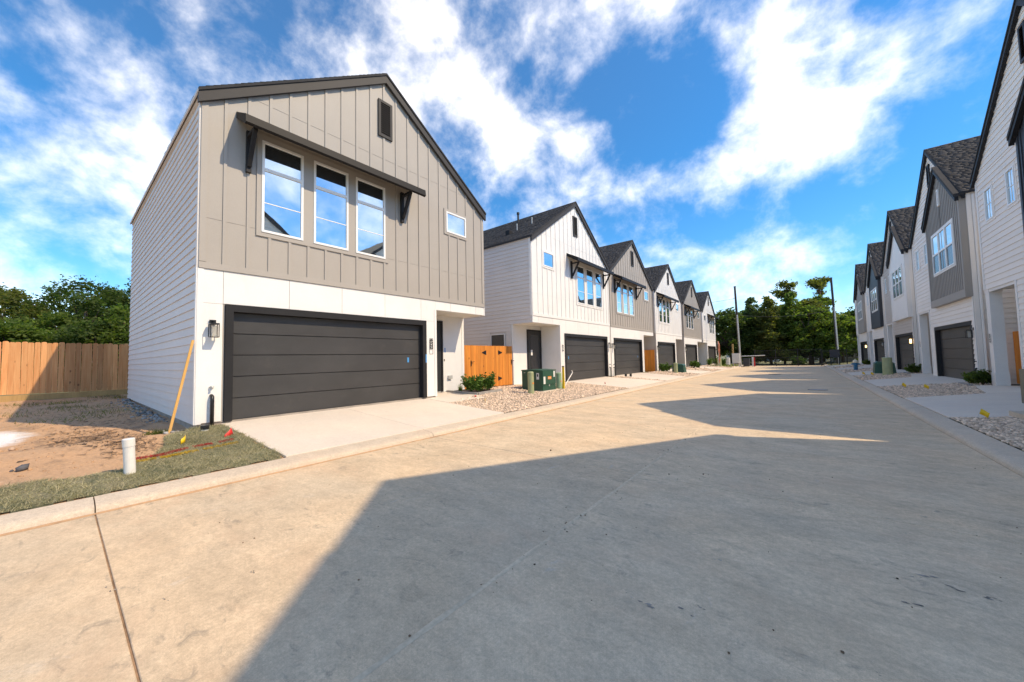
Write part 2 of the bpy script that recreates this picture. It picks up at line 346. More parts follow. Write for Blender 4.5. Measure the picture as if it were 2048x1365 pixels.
def fast(name, V, F, mat, parent=None, smooth=False):
    V = np.asarray(V, np.float32); F = np.asarray(F, np.int32); k = F.shape[1]
    me = bpy.data.meshes.new(name); me.vertices.add(len(V)); me.vertices.foreach_set('co', V.ravel())
    me.loops.add(F.size); me.loops.foreach_set('vertex_index', F.ravel()); me.polygons.add(len(F))
    me.polygons.foreach_set('loop_start', np.arange(0, F.size, k, dtype=np.int32)); me.polygons.foreach_set('loop_total', np.full(len(F), k, np.int32))
    if smooth: me.polygons.foreach_set('use_smooth', np.ones(len(F), bool))
    me.materials.append(MATS[mat]); me.update(calc_edges=True); me.validate()
    return link(name, me, parent)
def copy_tree(o, parent=None):
    c = o.copy(); COL.objects.link(c)
    if parent is not None: c.parent = parent
    for ch in list(o.children): copy_tree(ch, c)
    return c
def text_mesh(body, size, fn, mat, name, parent):
    cu = bpy.data.curves.new('t', 'FONT'); cu.body = body; cu.size = size; cu.extrude = 0.0; cu.align_x = 'LEFT'; cu.resolution_u = 3
    cu.offset = size*.035
    to = bpy.data.objects.new('t', cu); COL.objects.link(to); dg = bpy.context.evaluated_depsgraph_get()
    me = bpy.data.meshes.new_from_object(to.evaluated_get(dg)); bpy.data.objects.remove(to)
    for v in me.vertices: v.co = fn(v.co.x, v.co.y)
    me.materials.clear(); me.materials.append(MATS[mat]); return link(name, me, parent)

# ------------------------------------------------------------------ terrain
SL = .0022
KL0, KL1, KR0, KR1 = -5.88, -6.22, 2.01, 2.36
FX = -9.331; RX = 4.983
def zr(y): return -SL*max(-20, min(y, 75))
def yard(x, y):
    z = zr(y)
    if x < 0:
        d = KL1-x; z += .11+(.335-.11)*min(1, max(0, d/2.95))
        if x < -9.2 and y < 1.75: z += .15*min(1, max(0, (-9.2-x)/14))-.10*min(1, max(0, (-8.4-x)/1.0))
    else:
        z += .11+(.325-.11)*min(1, max(0, (x-KR1)/2.5))
    return z
# ground sheet to the horizon
xs = [-900, -200, -60, -30, -23, -16, -9.17, KL1, KL0+.02, KR0-.02, KR1, 4.86, 12, 30, 80, 250, 900]
ys = [-600, -150, -40, -20]+list(range(-15, 80, 5))+[100, 160, 300, 600, 1500]
V = []; 
for y in ys:
    for x in xs:
        V.append((x, y, (zr(y)-.12) if KL0 < x < KR0 else yard(x, min(y, 75))-.06-(.22 if -24 < x < -6 and y < 13 else 0)))
nx = len(xs); F = [(j*nx+i, j*nx+i+1, (j+1)*nx+i+1, (j+1)*nx+i) for j in range(len(ys)-1) for i in range(nx-1)]
g = fast('ground', V, F, 'grass_far'); tag(g, kind='structure')

# the street: concrete slabs, joints
road = MB()
road.hexa([(KL0-.25, -12, .20*SL*0-.10-zr(-12)*0), (KR0+.25, -12, -.10), (KR0+.25, 57, -.10+zr(57)), (KL0-.25, 57, -.10+zr(57)), (KL0-.25, -12, -.010-zr(12)), (KR0+.25, -12, -.010-zr(12)), (KR0+.25, 57, -.010+zr(57)), (KL0-.25, 57, -.010+zr(57))])
road = road.build('road', 'joint_dirt'); tag(road, kind='structure')
JY = [.29+4.49*k for k in range(-3, 14)]; CJ = -1.758
for i in range(len(JY)-1):
    for (xa, xb) in ((KL0+.002, CJ-.006), (CJ+.006, KR0-.002)):
        y0, y1 = JY[i]+.0055, JY[i+1]-.0055; mb = MB()
        c = .004
        zt_ = lambda y: zr(y)
        A = [(xa, y0, zt_(y0)-.09), (xb, y0, zt_(y0)-.09), (xb, y1, zt_(y1)-.09), (xa, y1, zt_(y1)-.09)]
        B = [(xa, y0, zt_(y0)-c), (xb, y0, zt_(y0)-c), (xb, y1, zt_(y1)-c), (xa, y1, zt_(y1)-c)]
        Cc = [(xa+c, y0+c, zt_(y0)), (xb-c, y0+c, zt_(y0)), (xb-c, y1-c, zt_(y1)), (xa+c, y1-c, zt_(y1))]
        mb.v = A+B+Cc; mb.f = [(3, 2, 1, 0), (8, 9, 10, 11)]+[(k, (k+1) % 4, 4+(k+1) % 4, 4+k) for k in range(4)]+[(4+k, 4+(k+1) % 4, 8+(k+1) % 4, 8+k) for k in range(4)]
        mb.build('concrete_slab', 'road_concrete', road)
# sealant bead of the centre joint (uneven)
V = []; n = 700; yy = np.linspace(-6, 56, n)
for y in yy:
    w = .016+.011*noise.noise((y*2.3, 0, 0))+.006*random.random(); o_ = .008*noise.noise((y*1.1, 5, 0))
    V += [(CJ-w+o_, y, zr(y)+.001), (CJ-w*.5+o_, y, zr(y)+.0022+.001*random.random()), (CJ+w*.6+o_, y, zr(y)+.002+.001*random.random()), (CJ+w+o_, y, zr(y)+.001)]
F = [(4*i+k, 4*i+k+1, 4*i+k+5, 4*i+k+4) for i in range(n-1) for k in range(3)]
fast('joint_sealant', V, F, 'sealant', road)
def manhole(x, y, r):
    o = thing('manhole_cover', 'dark iron manhole cover in the street near the far gate' if y > 25 else 'round grey manhole cover flush in the shaded street', 'manhole cover', (x, y, zr(y)))
    MB().lathe([(r, 0.001), (r, .006), (r-.03, .006)], seg=28).build('frame', 'manhole', o)
    pl = MB().lathe([(r-.035, .003), (r-.035, .009), (r*.5, .010), (.02, .010)], seg=28).build('lid', 'manhole' if y > 25 else 'edging_stone', o)
manhole(-1.65, 33.9, .42); manhole(.45, 19.9, .33)

# kerbs
def kerb(name, x0, x1, mat, lab):
    k = bpy.data.objects.new(name, None); COL.objects.link(k); tag(k, kind='structure')
    s = -1 if x1 < x0 else 1; L_ = abs(x1-x0)
    prof = [(0, -.10), (0, .012), (.012, .045), (.035, .068), (.08, .084), (.20, .100), (L_-.015, .110), (L_, .104), (L_, -.10)]
    for i in range(len(JY)-1):
        y0, y1 = JY[i]+.005, JY[i+1]-.005
        A = [(x0+s*px, y0, pz+zr(y0)) for px, pz in prof]; B = [(x0+s*px, y1, pz+zr(y1)) for px, pz in prof]
        mb = MB().prism(A, B); mb.build('kerb_segment', mat, k)
    return k
kerb('kerb_left', KL0, KL1, 'kerb_concrete', ''); kerb('kerb_right', KR0, KR1, 'kerb_concrete', '')
# dirt washed along the gutter line of the left kerb
V = []; n = 300; yy = np.linspace(-8, 40, n)
for y in yy:
    w = .03+.03*noise.noise((y*1.3, 2, 0))+.015*random.random()
    V += [(KL0+.001, y, zr(y)+.012), (KL0+max(.015, w), y, zr(y)+.0015)]
tag(fast('gutter_silt', V, [(2*i, 2*i+1, 2*i+3, 2*i+2) for i in range(n-1)], 'dirt'), 'thin sandy silt lying along the foot of the left kerb', 'silt', kind='stuff')

# ------------------------------------------------------------------ flat slabs, gravel
def slab(name, poly, off, mat, parent=None, th=.12):
    zz = lambda p: yard(p[0], p[1])+off
    c = .006; cxm = sum(p[0] for p in poly)/len(poly); cym = sum(p[1] for p in poly)/len(poly)
    mb = MB(); k = len(poly)
    A = [(p[0], p[1], zz(p)-th) for p in poly]; B = [(p[0], p[1], zz(p)-c) for p in poly]
    C_ = []
    for p in poly:
        d = Vector((cxm-p[0], cym-p[1])); d.normalize(); C_.append((p[0]+d.x*c*1.4, p[1]+d.y*c*1.4, zz(p)))
    mb.v = A+B+C_; mb.f = [tuple(range(k))[::-1], tuple(range(2*k, 3*k))]+[(i, (i+1) % k, k+(i+1) % k, k+i) for i in range(k)]+[(k+i, k+(i+1) % k, 2*k+(i+1) % k, 2*k+i) for i in range(k)]
    return mb.build(name, mat, parent)
def inpoly(P, poly):
    x, y = P[:, 0], P[:, 1]; r = np.zeros(len(P), bool); k = len(poly)
    for i in range(k):
        x1, y1 = poly[i]; x2, y2 = poly[(i+1) % k]
        c = ((y1 > y) != (y2 > y)) & (x < (x2-x1)*(y-y1)/(y2-y1+1e-12)+x1); r ^= c
    return r
IC = bmesh.new(); bmesh.ops.create_icosphere(IC, subdivisions=1, radius=1); IV = np.array([v.co[:] for v in IC.verts]); IF = np.array([[v.index for v in f_.verts] for f_ in IC.faces]); IC.free()
def stones(P, size, flat=.6, seed=0, zf=yard, lift=.25):
    r = np.random.default_rng(seed); n = len(P)
    sz = size*np.exp(r.normal(0, .35, n)); V = IV[None]*(1+r.normal(0, .14, (n, 12, 1)))
    V = V*np.stack([np.ones(n), r.uniform(.6, .95, n), r.uniform(flat*.7, flat*1.2, n)], 1)[:, None]
    th = r.uniform(0, 2*PI, n); tl = r.normal(0, .35, n)
    c, s_ = np.cos(tl)[:, None], np.sin(tl)[:, None]; x = V[..., 0]*c+V[..., 2]*s_; z = -V[..., 0]*s_+V[..., 2]*c
    c, s_ = np.cos(th)[:, None], np.sin(th)[:, None]; X = x*c-V[..., 1]*s_; Y = x*s_+V[..., 1]*c
    V = np.stack([X, Y, z], -1)*sz[:, None, None]
    zz = np.array([zf(a, b_) for a, b_ in P])+sz*lift
    V += np.concatenate([P, zz[:, None]], 1)[:, None]
    F = IF[None]+(np.arange(n)*12)[:, None, None]
    return V.reshape(-1, 3), F.reshape(-1, 3)
def gravel(name, label, poly, dens, size, seed, minus=()):
    xs_ = [p[0] for p in poly]; ys_ = [p[1] for p in poly]
    A = (max(xs_)-min(xs_))*(max(ys_)-min(ys_)); P = rng.uniform((min(xs_), min(ys_)), (max(xs_), max(ys_)), (int(A*dens), 2))
    k = inpoly(P, poly)
    for q in minus: k &= ~inpoly(P, q)
    V, F = stones(P[k], size, seed=seed)
    base = [(p[0], p[1], yard(p[0], p[1])+.004) for p in poly]; nV = len(V)
    V = np.concatenate([V, np.array(base)]); tri = np.array([[nV, nV+i, nV+i+1] for i in range(1, len(poly)-1)]); F = np.concatenate([F, tri])
    o = fast(name, V, F, 'gravel_stone'); o.data.materials.append(MATS['gravel_base'])
    for p in o.data.polygons[len(F)-len(tri):]: p.material_index = 1
    tag(o, label, 'gravel', kind='stuff')

def driveway(name, polys, off=.018):
    d = bpy.data.objects.new(name, None); COL.objects.link(d); tag(d, kind='structure')
    for p in polys: slab('concrete_slab', p, off, 'drive_concrete', d)
    return d
XK = KL1-.012; XG = FX-.13
# H1
driveway('driveway', [[(XK, 2.22), (XK, 4.80), (XG, 4.72), (XG, 2.12)], [(XK, 4.806), (XK, 7.42), (-8.28, 7.30), (XG, 7.30), (XG, 4.726)]])
walk1 = [(-8.30, 7.31), (-8.33, 8.92), (-8.86, 9.12), (-10.5, 9.12), (-10.5, 7.75), (FX-.05, 7.75), (FX-.05, 7.31)]
driveway('entry_walk', [walk1], .022)
# H2..H6 driveways
LH = [(1.7165, False), (13.22, True), (21.70, False), (30.75, False), (39.95, False), (49.15, True)]
WL = 8.348
LD = []
for (y0, mir) in LH[1:]:
    ga, gb = (y0+WL-5.6, y0+WL-.44) if mir else (y0+.44, y0+5.6)
    ka, kb = ga+.35, gb+.55
    if not mir: ka, kb = ga-.1, gb-.5
    mid = (ga+gb)/2; mk = (ka+kb)/2
    driveway('driveway', [[(XK, ka), (XK, mk), (XG, mid), (XG, ga)], [(XK, mk+.008), (XK, kb), (XG, gb), (XG, mid+.008)]])
    LD.append((ka, kb, ga, gb))
driveway('porch_slab', [[(FX+.25, 13.25), (FX+.25, 15.66), (-10.53, 15.66), (-10.53, 13.25)]], .03)
bedA = [(XK, 7.43), (XK, LD[0][0]-.01), (FX+.3, LD[0][2]-.02), (-10.45, 15.0), (-10.45, 10.0), (-8.9, 9.15), (-8.31, 7.32)]
planterA = [(-10.5, 9.14), (-8.86, 9.14), (-9.02, 10.58), (-10.5, 10.7)]
gravel('gravel_bed', 'tan river gravel bed around the big green transformer', bedA, 950, .0195, 1, [planterA, [(-9.2, 11.7), (-7.8, 11.7), (-7.8, 13.1), (-9.2, 13.1)], [(FX+.25, 13.25), (FX+.25, 15.66), (-10.53, 15.66), (-10.53, 13.25)]])
names = ['narrow gravel strip between the second and third driveways on the left', 'gravel strip with the green telecom pedestal on the left', 'far gravel strip left of the fifth driveway on the left', 'farthest gravel strip by the last left house']
for i in range(4):
    a, bq = LD[i], LD[i+1]
    gravel('gravel_bed', names[i], [(XK, a[1]+.01), (XK, bq[0]-.01), (FX+.2, bq[2]-.02), (FX+.2, a[3]+.02)], 520 if i < 2 else 160, .026 if i < 2 else .045, 11+i)
# right side
PR = 9.193; WR = 8.126; YR = [11.557+PR*k for k in (-1, 0, 1, 2, 3, 4)]
XKR = KR1+.012
for i, y0 in enumerate(YR):
    driveway('driveway', [[(XKR, y0+.25), (RX+.13, y0+.35), (RX+.13, y0+2.6), (XKR, y0+2.35)], [(XKR, y0+2.358), (RX+.13, y0+2.608), (RX+.13, y0+5.15), (4.1, y0+5.2), (XKR, y0+4.53)]])
    driveway('entry_walk', [[(4.12, y0+5.22), (RX+.1, y0+5.18), (RX+1.75, y0+5.9), (RX+1.75, y0+8.0), (RX-.02, y0+7.95), (4.55, y0+8.0)]], .022)
rn = ['tan gravel beside the steel cabinet at the right edge', 'gravel wedge with yellow flags before the first right porch', 'gravel wedge under the small green transformer on the right', 'gravel wedge by the blue fire hydrant', 'farthest gravel wedge on the right side']
for i in range(5):
    y0 = YR[i]; y1 = YR[i+1] if i < 5 else y0+PR
    gravel('gravel_bed', rn[i], [(XKR, y0+4.54), (4.1, y0+5.22), (4.54, y0+8.02), (RX-.02, y0+7.97), (RX-.02, y1+.34), (XKR, y1+.24)], 1000 if i < 2 else (520 if i < 3 else 160), .0205 if i < 2 else (.026 if i < 3 else .045), 31+i)

# left lot: bare soil
def lot(x, y):
    k = min(1, max(0, (-7.2-x)/1.0))
    return yard(x, y)-.02+k*(.035*noise.noise((x*.7, y*.7, 1))+.02*noise.noise((x*2.1, y*2.1, 4))+.012*noise.noise((x*6, y*6, 9)))
xs = np.concatenate([np.linspace(-26, -14, 50), np.linspace(-13.8, KL1-.01, 110)]); ys = np.concatenate([np.linspace(-16, -3, 40), np.linspace(-2.9, 3.2, 110), np.linspace(3.4, 12.5, 14)])
V = [(x, y, lot(x, y)) for y in ys for x in xs]; nx = len(xs)
F = [(j*nx+i, j*nx+i+1, (j+1)*nx+i+1, (j+1)*nx+i) for j in range(len(ys)-1) for i in range(nx-1) if not (V[j*nx+i][0] > -9.3 and V[j*nx+i][1] > 2.3)]
tag(fast('dirt_lot', V, F, 'dirt', smooth=True), kind='structure')
# turf strip
TP = [(XK, -16), (XK, 2.23), (-8.75, 2.15), (-9.2, 2.1), (-9.22, 1.72), (-9.0, 1.35), (-8.75, 1.18), (-8.3, 1.14), (-7.95, 1.05), (-7.62, .95), (-7.42, .72), (-7.15, .55), (-7.1, .2), (-7.28, -.1), (-7.22, -.5), (-7.35, -1.2), (-7.3, -3), (-7.4, -16)]
def edge_w(P):  # jitter for the ragged edge
    return np.array([[.05*noise.noise((p[0]*9, p[1]*9, 3))+.03*noise.noise((p[0]*25, p[1]*25, 3)), .05*noise.noise((p[0]*9, p[1]*9, 8))+.03*noise.noise((p[0]*25, p[1]*25, 9))] for p in P])
gx = np.arange(-9.3, KL1, .045); gy = np.concatenate([np.arange(-9, -1.2, .12), np.arange(-1.2, 2.3, .045)])
GX, GY = np.meshgrid(gx, gy); G2 = np.stack([GX.ravel(), GY.ravel()], 1)
ins = inpoly(G2+edge_w(G2), TP)
Z = np.array([max(lot(x, y), yard(x, y)-.02)+.028*min(1, .15+max(0, (XK-x)/.15))+.012*noise.noise((x*4, y*4, 0))+.008*noise.noise((x*17, y*17, 0)) for x, y in G2])
nx = len(gx); idx = np.arange(len(G2)).reshape(len(gy), nx); ii = ins.reshape(len(gy), nx)
F = [(idx[j, i], idx[j, i+1], idx[j+1, i+1], idx[j+1, i]) for j in range(len(gy)-1) for i in range(nx-1) if ii[j, i] and ii[j, i+1] and ii[j+1, i+1] and ii[j+1, i]]
turf = fast('turf_strip', np.concatenate([G2, Z[:, None]], 1), F, 'turf', smooth=True)
# blades
nb = 70000
P = np.concatenate([rng.uniform((-9.3, -1.3), (XK-.0, 2.25), (nb, 2)), rng.uniform((-7.5, -4), (XK, -1.3), (12000, 2))])
P = P[inpoly(P+edge_w(P), TP)]; n = len(P)
z0 = np.array([max(lot(x, y), yard(x, y)-.02)+.025 for x, y in P]); h = rng.uniform(.010, .036, n)*np.array([1+.9*noise.noise((x*3.3, y*3.3, 2)) for x, y in P])+(rng.random(n) < .04)*rng.uniform(.02, .05, n); th = rng.uniform(0, 2*PI, n); ln = rng.normal(0, 1, (n, 2))*h[:, None]*1.1; ln[:, 1] += h*.5
w = rng.uniform(.0018, .004, n); a = np.stack([P[:, 0]-np.cos(th)*w, P[:, 1]-np.sin(th)*w, z0], 1); b_ = np.stack([P[:, 0]+np.cos(th)*w, P[:, 1]+np.sin(th)*w, z0], 1); c_ = np.stack([P[:, 0]+ln[:, 0], P[:, 1]+ln[:, 1], z0+h], 1)
V = np.stack([a, b_, c_], 1).reshape(-1, 3); bl = fast('grass_blades', V, np.arange(3*n).reshape(-1, 3), 'turf_blade')
tag(bl, 'short dry straw coloured blades of the fresh turf strip', 'grass', kind='stuff'); tag(turf, 'grey green strip of dormant turf behind the left kerb', 'turf', kind='stuff')
# sprayed locate lines
def spray_line(name, mat, pts, w, label):
    pts = np.array(pts); n = 2600; t_ = rng.uniform(0, len(pts)-1, n); t_ = t_[np.array([noise.noise((q*2.2, 7 if 'red' in mat else 3, 0)) > -.32 for q in t_])]; n = len(t_)
    P = np.stack([np.interp(t_, range(len(pts)), pts[:, 0])+rng.normal(0, w*.6, n), np.interp(t_, range(len(pts)), pts[:, 1])], 1)
    z0 = np.array([max(lot(x, y), yard(x, y)-.02)+.030 for x, y in P]); h = rng.uniform(.008, .024, n); th = rng.uniform(0, 2*PI, n); ww = rng.uniform(.003, .007, n)
    d = np.stack([np.cos(th)*ww, np.sin(th)*ww], 1); ln = rng.normal(0, .012, (n, 2))
    V = np.stack([np.concatenate([P-d, z0[:, None]], 1), np.concatenate([P+d, z0[:, None]], 1), np.concatenate([P+ln, (z0+h)[:, None]], 1)], 1).reshape(-1, 3)
    tag(fast(name, V, np.arange(3*n).reshape(-1, 3), mat), label, 'paint', kind='stuff')
spray_line('spray_paint', 'spray_red', [(-7.50, .72), (-7.52, 1.0), (-7.62, 1.22), (-7.72, 1.5), (-7.78, 1.95)], .05, 'red sprayed utility line across the turf strip')
spray_line('spray_paint', 'spray_yellow', [(-7.36, .72), (-7.36, 1.05), (-7.42, 1.3), (-7.46, 1.6), (-7.52, 1.95)], .045, 'yellow sprayed utility line across the turf strip')
# clods, twigs, rubble, weeds
P = rng.uniform((-22, -6), (-7.6, 1.5), (5200, 2)); P = P[~inpoly(P, TP)]
V, F = stones(P, .012, seed=5, zf=lot, lift=.1); tag(fast('dirt_clods', V, F, 'dirt'), 'small clods scattered over the bare lot', 'clods', kind='stuff')
cl = []
for cx_, cy_, n_, sx, sy in [(-9.9, .55, 500, .7, .22), (-10.6, .2, 300, .9, .2), (-12.5, .9, 260, 1.2, .4), (-8.6, .75, 320, .45, .16), (-15.5, .2, 200, 1.5, .6), (-18, -1.4, 200, 2, .5)]:
    cl.append(rng.normal((cx_, cy_), (sx, sy), (n_, 2)))
P = np.concatenate(cl); P = P[(P[:, 1] < 1.6)]; n = len(P); th = rng.normal(0.2, .6, n); L_ = rng.uniform(.02, .09, n)
dx, dy = np.cos(th)*L_, np.sin(th)*L_; zz = np.array([lot(x, y)+.008 for x, y in P])
V = np.stack([np.stack([P[:, 0]-dx, P[:, 1]-dy, zz], 1), np.stack([P[:, 0]+dx, P[:, 1]+dy, zz+rng.uniform(0, .02, n)], 1), np.stack([P[:, 0]+dx*.3, P[:, 1]+dy+.008, zz+.012], 1)], 1).reshape(-1, 3)
tag(fast('straw_litter', V, np.arange(3*n).reshape(-1, 3), 'twig'), 'brown straw and roots littering the bare lot', 'litter', kind='stuff')
P = np.concatenate([np.stack([rng.uniform(-19.5, -11.5, 260), 1.66-np.abs(rng.normal(0, .16, 260))], 1), rng.normal((-9.55, 1.45), (.25, .12), (60, 2))]); V, F = stones(P, .032, seed=6, zf=lot)
tag(fast('rubble', V, F, 'rubble'), 'grey crushed rubble along the foot of the near house side wall', 'rubble', kind='stuff')
def tufts(name, label, spots, mat, n=60, h=.1):
    Vs = []
    for (x, y, s_) in spots:
        p = rng.normal((x, y), s_, (n, 2))
        for a_ in p:
            z = lot(a_[0], a_[1]); l = rng.normal(0, .5, 2)*h; t1 = rng.uniform(0, PI); ww = .006
            Vs += [(a_[0]-math.cos(t1)*ww, a_[1]-math.sin(t1)*ww, z), (a_[0]+math.cos(t1)*ww, a_[1]+math.sin(t1)*ww, z), (a_[0]+l[0], a_[1]+l[1], z+h*rng.uniform(.3, 1))]
    tag(fast(name, Vs, np.arange(len(Vs)).reshape(-1, 3), mat), label, 'weeds', kind='stuff')
tufts('weeds', 'sparse green weeds on the bare lot', [(-9.75, 1.2, .08), (-9.6, 1.3, .07), (-20.5, -.9, .35), (-20, -.2, .35), (-19.5, .3, .3), (-17.8, .2, .3), (-17, .7, .35), (-15, .9, .3), (-16.5, -.8, .4), (-21.8, 1.3, .3), (-20.7, 1.5, .2), (-14, .3, .4)], 'leaf_olive', 130, .13)
def boulder(name, label, x, y, r, mat, seed):
    V, F = stones(np.array([[x, y]]), r, .75, seed, lot, .4); o = fast(name, V-np.array([x, y, lot(x, y)]), F, mat); o.location = (x, y, lot(x, y)); tag(o, label, 'rock')
boulder('rock', 'larger dark rock on the bare soil left of the white pipe', -7.98, -.25, .034, 'rock', 3); boulder('rock', 'smaller dark rock beside the larger one on bare soil', -8.0, -.33, .024, 'rock', 4)
boulder('rock', 'flat pale stone near the white wash-out patch', -10.1, -.42, .09, 'pale_rock', 8)

# ------------------------------------------------------------------ houses
BH = .178
BM = {}
def board_mesh(key, pts, mat):
    k = (key, mat)
    if k not in BM: BM[k] = MB().hexa(pts).mesh('siding_board', mat)
    return BM[k]
class House:
    def __init__(s, name, label, loc, o, w, mirror=False):
        s.e = thing(name, label, 'house', loc); s.o = o; s.w = w; s.m = mirror
    def y(s, a): return s.w-a if s.m else a
    def lohi(s, e0, e1, a, b, z0, z1):
        x0, x1 = s.o*e0, s.o*e1; y0, y1 = s.y(a), s.y(b)
        return (min(x0, x1), min(y0, y1), z0), (max(x0, x1), max(y0, y1), z1)
    def B(s, name, mat, e0, e1, a, b, z0, z1, par=None):
        lo, hi = s.lohi(e0, e1, a, b, z0, z1); return bx(name, mat, par or s.e, lo, hi)
    def MBX(s, name, mat, boxes, par=None):
        mb = MB()
        for q in boxes: lo, hi = s.lohi(*q); mb.box(lo, hi)
        return mb.build(name, mat, par or s.e)
    def P(s, e, a, z): return (s.o*e, s.y(a), z)
    def chev(s, name, mat, prof_out, prof_in, e0, e1, par=None):
        poly = prof_out+prof_in[::-1]
        return MB().prism([s.P(e0, a, z) for a, z in poly], [s.P(e1, a, z) for a, z in poly]).build(name, mat, par or s.e)
    def front_siding(s, mat, z0, z1, span, holes, joined, par=None, e=0.0, name='siding_board'):
        joint = MB(); rows = int(math.ceil((z1-z0)/BH)); par = par or s.e
        for i in range(rows):
            a, b = z0+i*BH, min(z0+(i+1)*BH, z1)
            if b-a < .03: continue
            s0, s1 = span(a); t0, t1 = span(b)
            if s1-s0 < .05: continue
            if t1 < t0: t0 = t1 = (t0+t1)/2
            segs = [(s0, s1, t0, t1)]
            for (h0, h1, hz0, hz1) in holes:
                if min(b, hz1)-max(a, hz0) > .25*(b-a):
                    ns = []
                    for (p0, p1, q0, q1) in segs:
                        if h0 >= p1 or h1 <= p0: ns.append((p0, p1, q0, q1)); continue
                        if h0 > p0+.02: ns.append((p0, h0, q0, min(h0, q1)))
                        if h1 < p1-.02: ns.append((h1, p1, max(h1, q0), q1))
                    segs = ns
            for (p0, p1, q0, q1) in segs:
                if q1 < q0: q0 = q1 = (q0+q1)/2
                lo_, hi_ = e+.026, e+.006; ei = e-.004
                pts = [s.P(ei, p0, a), s.P(lo_, p0, a), s.P(lo_, p1, a), s.P(ei, p1, a), s.P(ei, q0, b), s.P(hi_, q0, b), s.P(hi_, q1, b), s.P(ei, q1, b)]
                if joined: joint.hexa(pts)
                else:
                    key = ('f', s.o, s.m, s.w, round(p0, 3), round(p1, 3), round(q0, 3), round(q1, 3), round(b-a, 3), e)
                    link(name, board_mesh(key, [(x, y, z-a) for x, y, z in pts], mat), par, (0, 0, a))
        if joined: tag(joint.build('siding', mat, par), kind='stuff')
    def side_siding(s, mat, z0, z1, d0, d1, joined, par=None, holes=(), yy=0.0, sg=-1):
        joint = MB(); par = par or s.e; rows = int(math.ceil((z1-z0)/BH))
        for i in range(rows):
            a, b = z0+i*BH, min(z0+(i+1)*BH, z1)
            if b-a < .03: continue
            segs = [(d0, d1)]
            for (h0, h1, hz0, hz1) in holes:
                if min(b, hz1)-max(a, hz0) > .25*(b-a):
                    ns = []
                    for p0, p1 in segs:
                        if h0 >= p1 or h1 <= p0: ns.append((p0, p1)); continue
                        if h0 > p0+.02: ns.append((p0, h0))
                        if h1 < p1-.02: ns.append((h1, p1))
                    segs = ns
            for p0, p1 in segs:
                f_ = lambda e, d, z: (-s.o*d, yy+sg*e, z)
                pts = [f_(-.004, p0, a), f_(.027, p0, a), f_(.027, p1, a), f_(-.004, p1, a), f_(-.004, p0, b), f_(.006, p0, b), f_(.006, p1, b), f_(-.004, p1, b)]
                if joined: joint.hexa(pts)
                else:
                    key = ('s', s.o, round(p0, 3), round(p1, 3), round(b-a, 3), yy, sg); link('siding_board', board_mesh(key, [(x, y, z-a) for x, y, z in pts], mat), par, (0, 0, a))
        if joined: tag(joint.build('siding', mat, par), kind='stuff')
    def window(s, a, b, z0, z1, rails=(), munt=(), fr=.045, trim=None, e=0, dark_low=None, mull=()):
        w = s.MBX('window', 'vinyl', [(e, e+.045, a, a+fr, z0, z1), (e, e+.045, b-fr, b, z0, z1), (e, e+.045, a+fr, b-fr, z1-fr, z1), (e, e+.045, a+fr, b-fr, z0, z0+fr)])
        zs = [z0+fr]
        for r in sorted(rails): s.MBX('rail', 'vinyl', [(e+.004, e+.041, a+fr, b-fr, r-.035, r+.035)], w); zs.append(r)
        zs.append(z1-fr)
        for k in range(len(zs)-1):
            mt_ = 'screened_glass' if (dark_low and k == 0) else 'glass'
            s.MBX('pane', mt_, [(e+.006, e+.016, a+fr-.005, b-fr+.005, zs[k], zs[k+1])], w)
        for mz in munt: s.MBX('muntin', 'vinyl', [(e+.016, e+.026, a+fr, b-fr, mz-.009, mz+.009)], w)
        for my in mull: s.MBX('muntin', 'vinyl', [(e+.016, e+.024, my-.006, my+.006, z0+fr, z1-fr)], w)
        if trim:
            tm, tw = trim
            s.MBX('window_trim', tm, [(e, e+.03, a-tw, a-.002, z0-tw, z1+tw), (e, e+.03, b+.002, b+tw, z0-tw, z1+tw), (e, e+.03, a-.002, b+.002, z1+.002, z1+tw), (e, e+.03, a-.002, b+.002, z0-tw, z0-.002)], w)
        return w
    def vent(s, a, b, z0, z1, mat='taupe_trim', slats=15, e=0):
        v = s.MBX('gable_vent', mat, [(e, e+.05, a, a+.075, z0, z1), (e, e+.05, b-.075, b, z0, z1), (e, e+.05, a+.075, b-.075, z1-.075, z1), (e, e+.05, a+.075, b-.075, z0, z0+.075)])
        s.MBX('vent_back', 'black_metal', [(e+.002, e+.006, a+.07, b-.07, z0+.07, z1-.07)], v)
        h = (z1-z0-.15)/slats
        for k in range(slats):
            zz = z0+.075+k*h
            MB().hexa([s.P(e+.040, a+.072, zz+.004), s.P(e+.046, a+.072, zz+.004), s.P(e+.046, b-.072, zz+.004), s.P(e+.040, b-.072, zz+.004),
                       s.P(e+.010, a+.072, zz+h*.75), s.P(e+.016, a+.072, zz+h*.75), s.P(e+.016, b-.072, zz+h*.75), s.P(e+.010, b-.072, zz+h*.75)]).build('slat', mat, v)
    def lantern(s, a, z, lit=False, h=.36):
        r = .075
        l = s.MBX('wall_lantern', 'black_metal', [(.02, .035, a-.055, a+.055, z+h-.10, z+h), (.035, .12, a-.015, a+.015, z+h-.03, z+h-.01), (.06, .06+2*r, a-r, a+r, z+h-.10, z+h-.075), (.06, .06+2*r, a-r, a+r, z, z+.012)]
                  +[(.06+dx*(2*r-.014), .074+dx*(2*r-.014), a-r+dy*(2*r-.014), a-r+.014+dy*(2*r-.014), z+.012, z+h-.10) for dx in (0, 1) for dy in (0, 1)])
        s.MBX('lantern_glass', 'lamp_lit' if lit else 'lamp_glass', [(.10, .06+2*r-.04, a-r+.04, a+r-.04, z+.02, z+h-.13)], l)
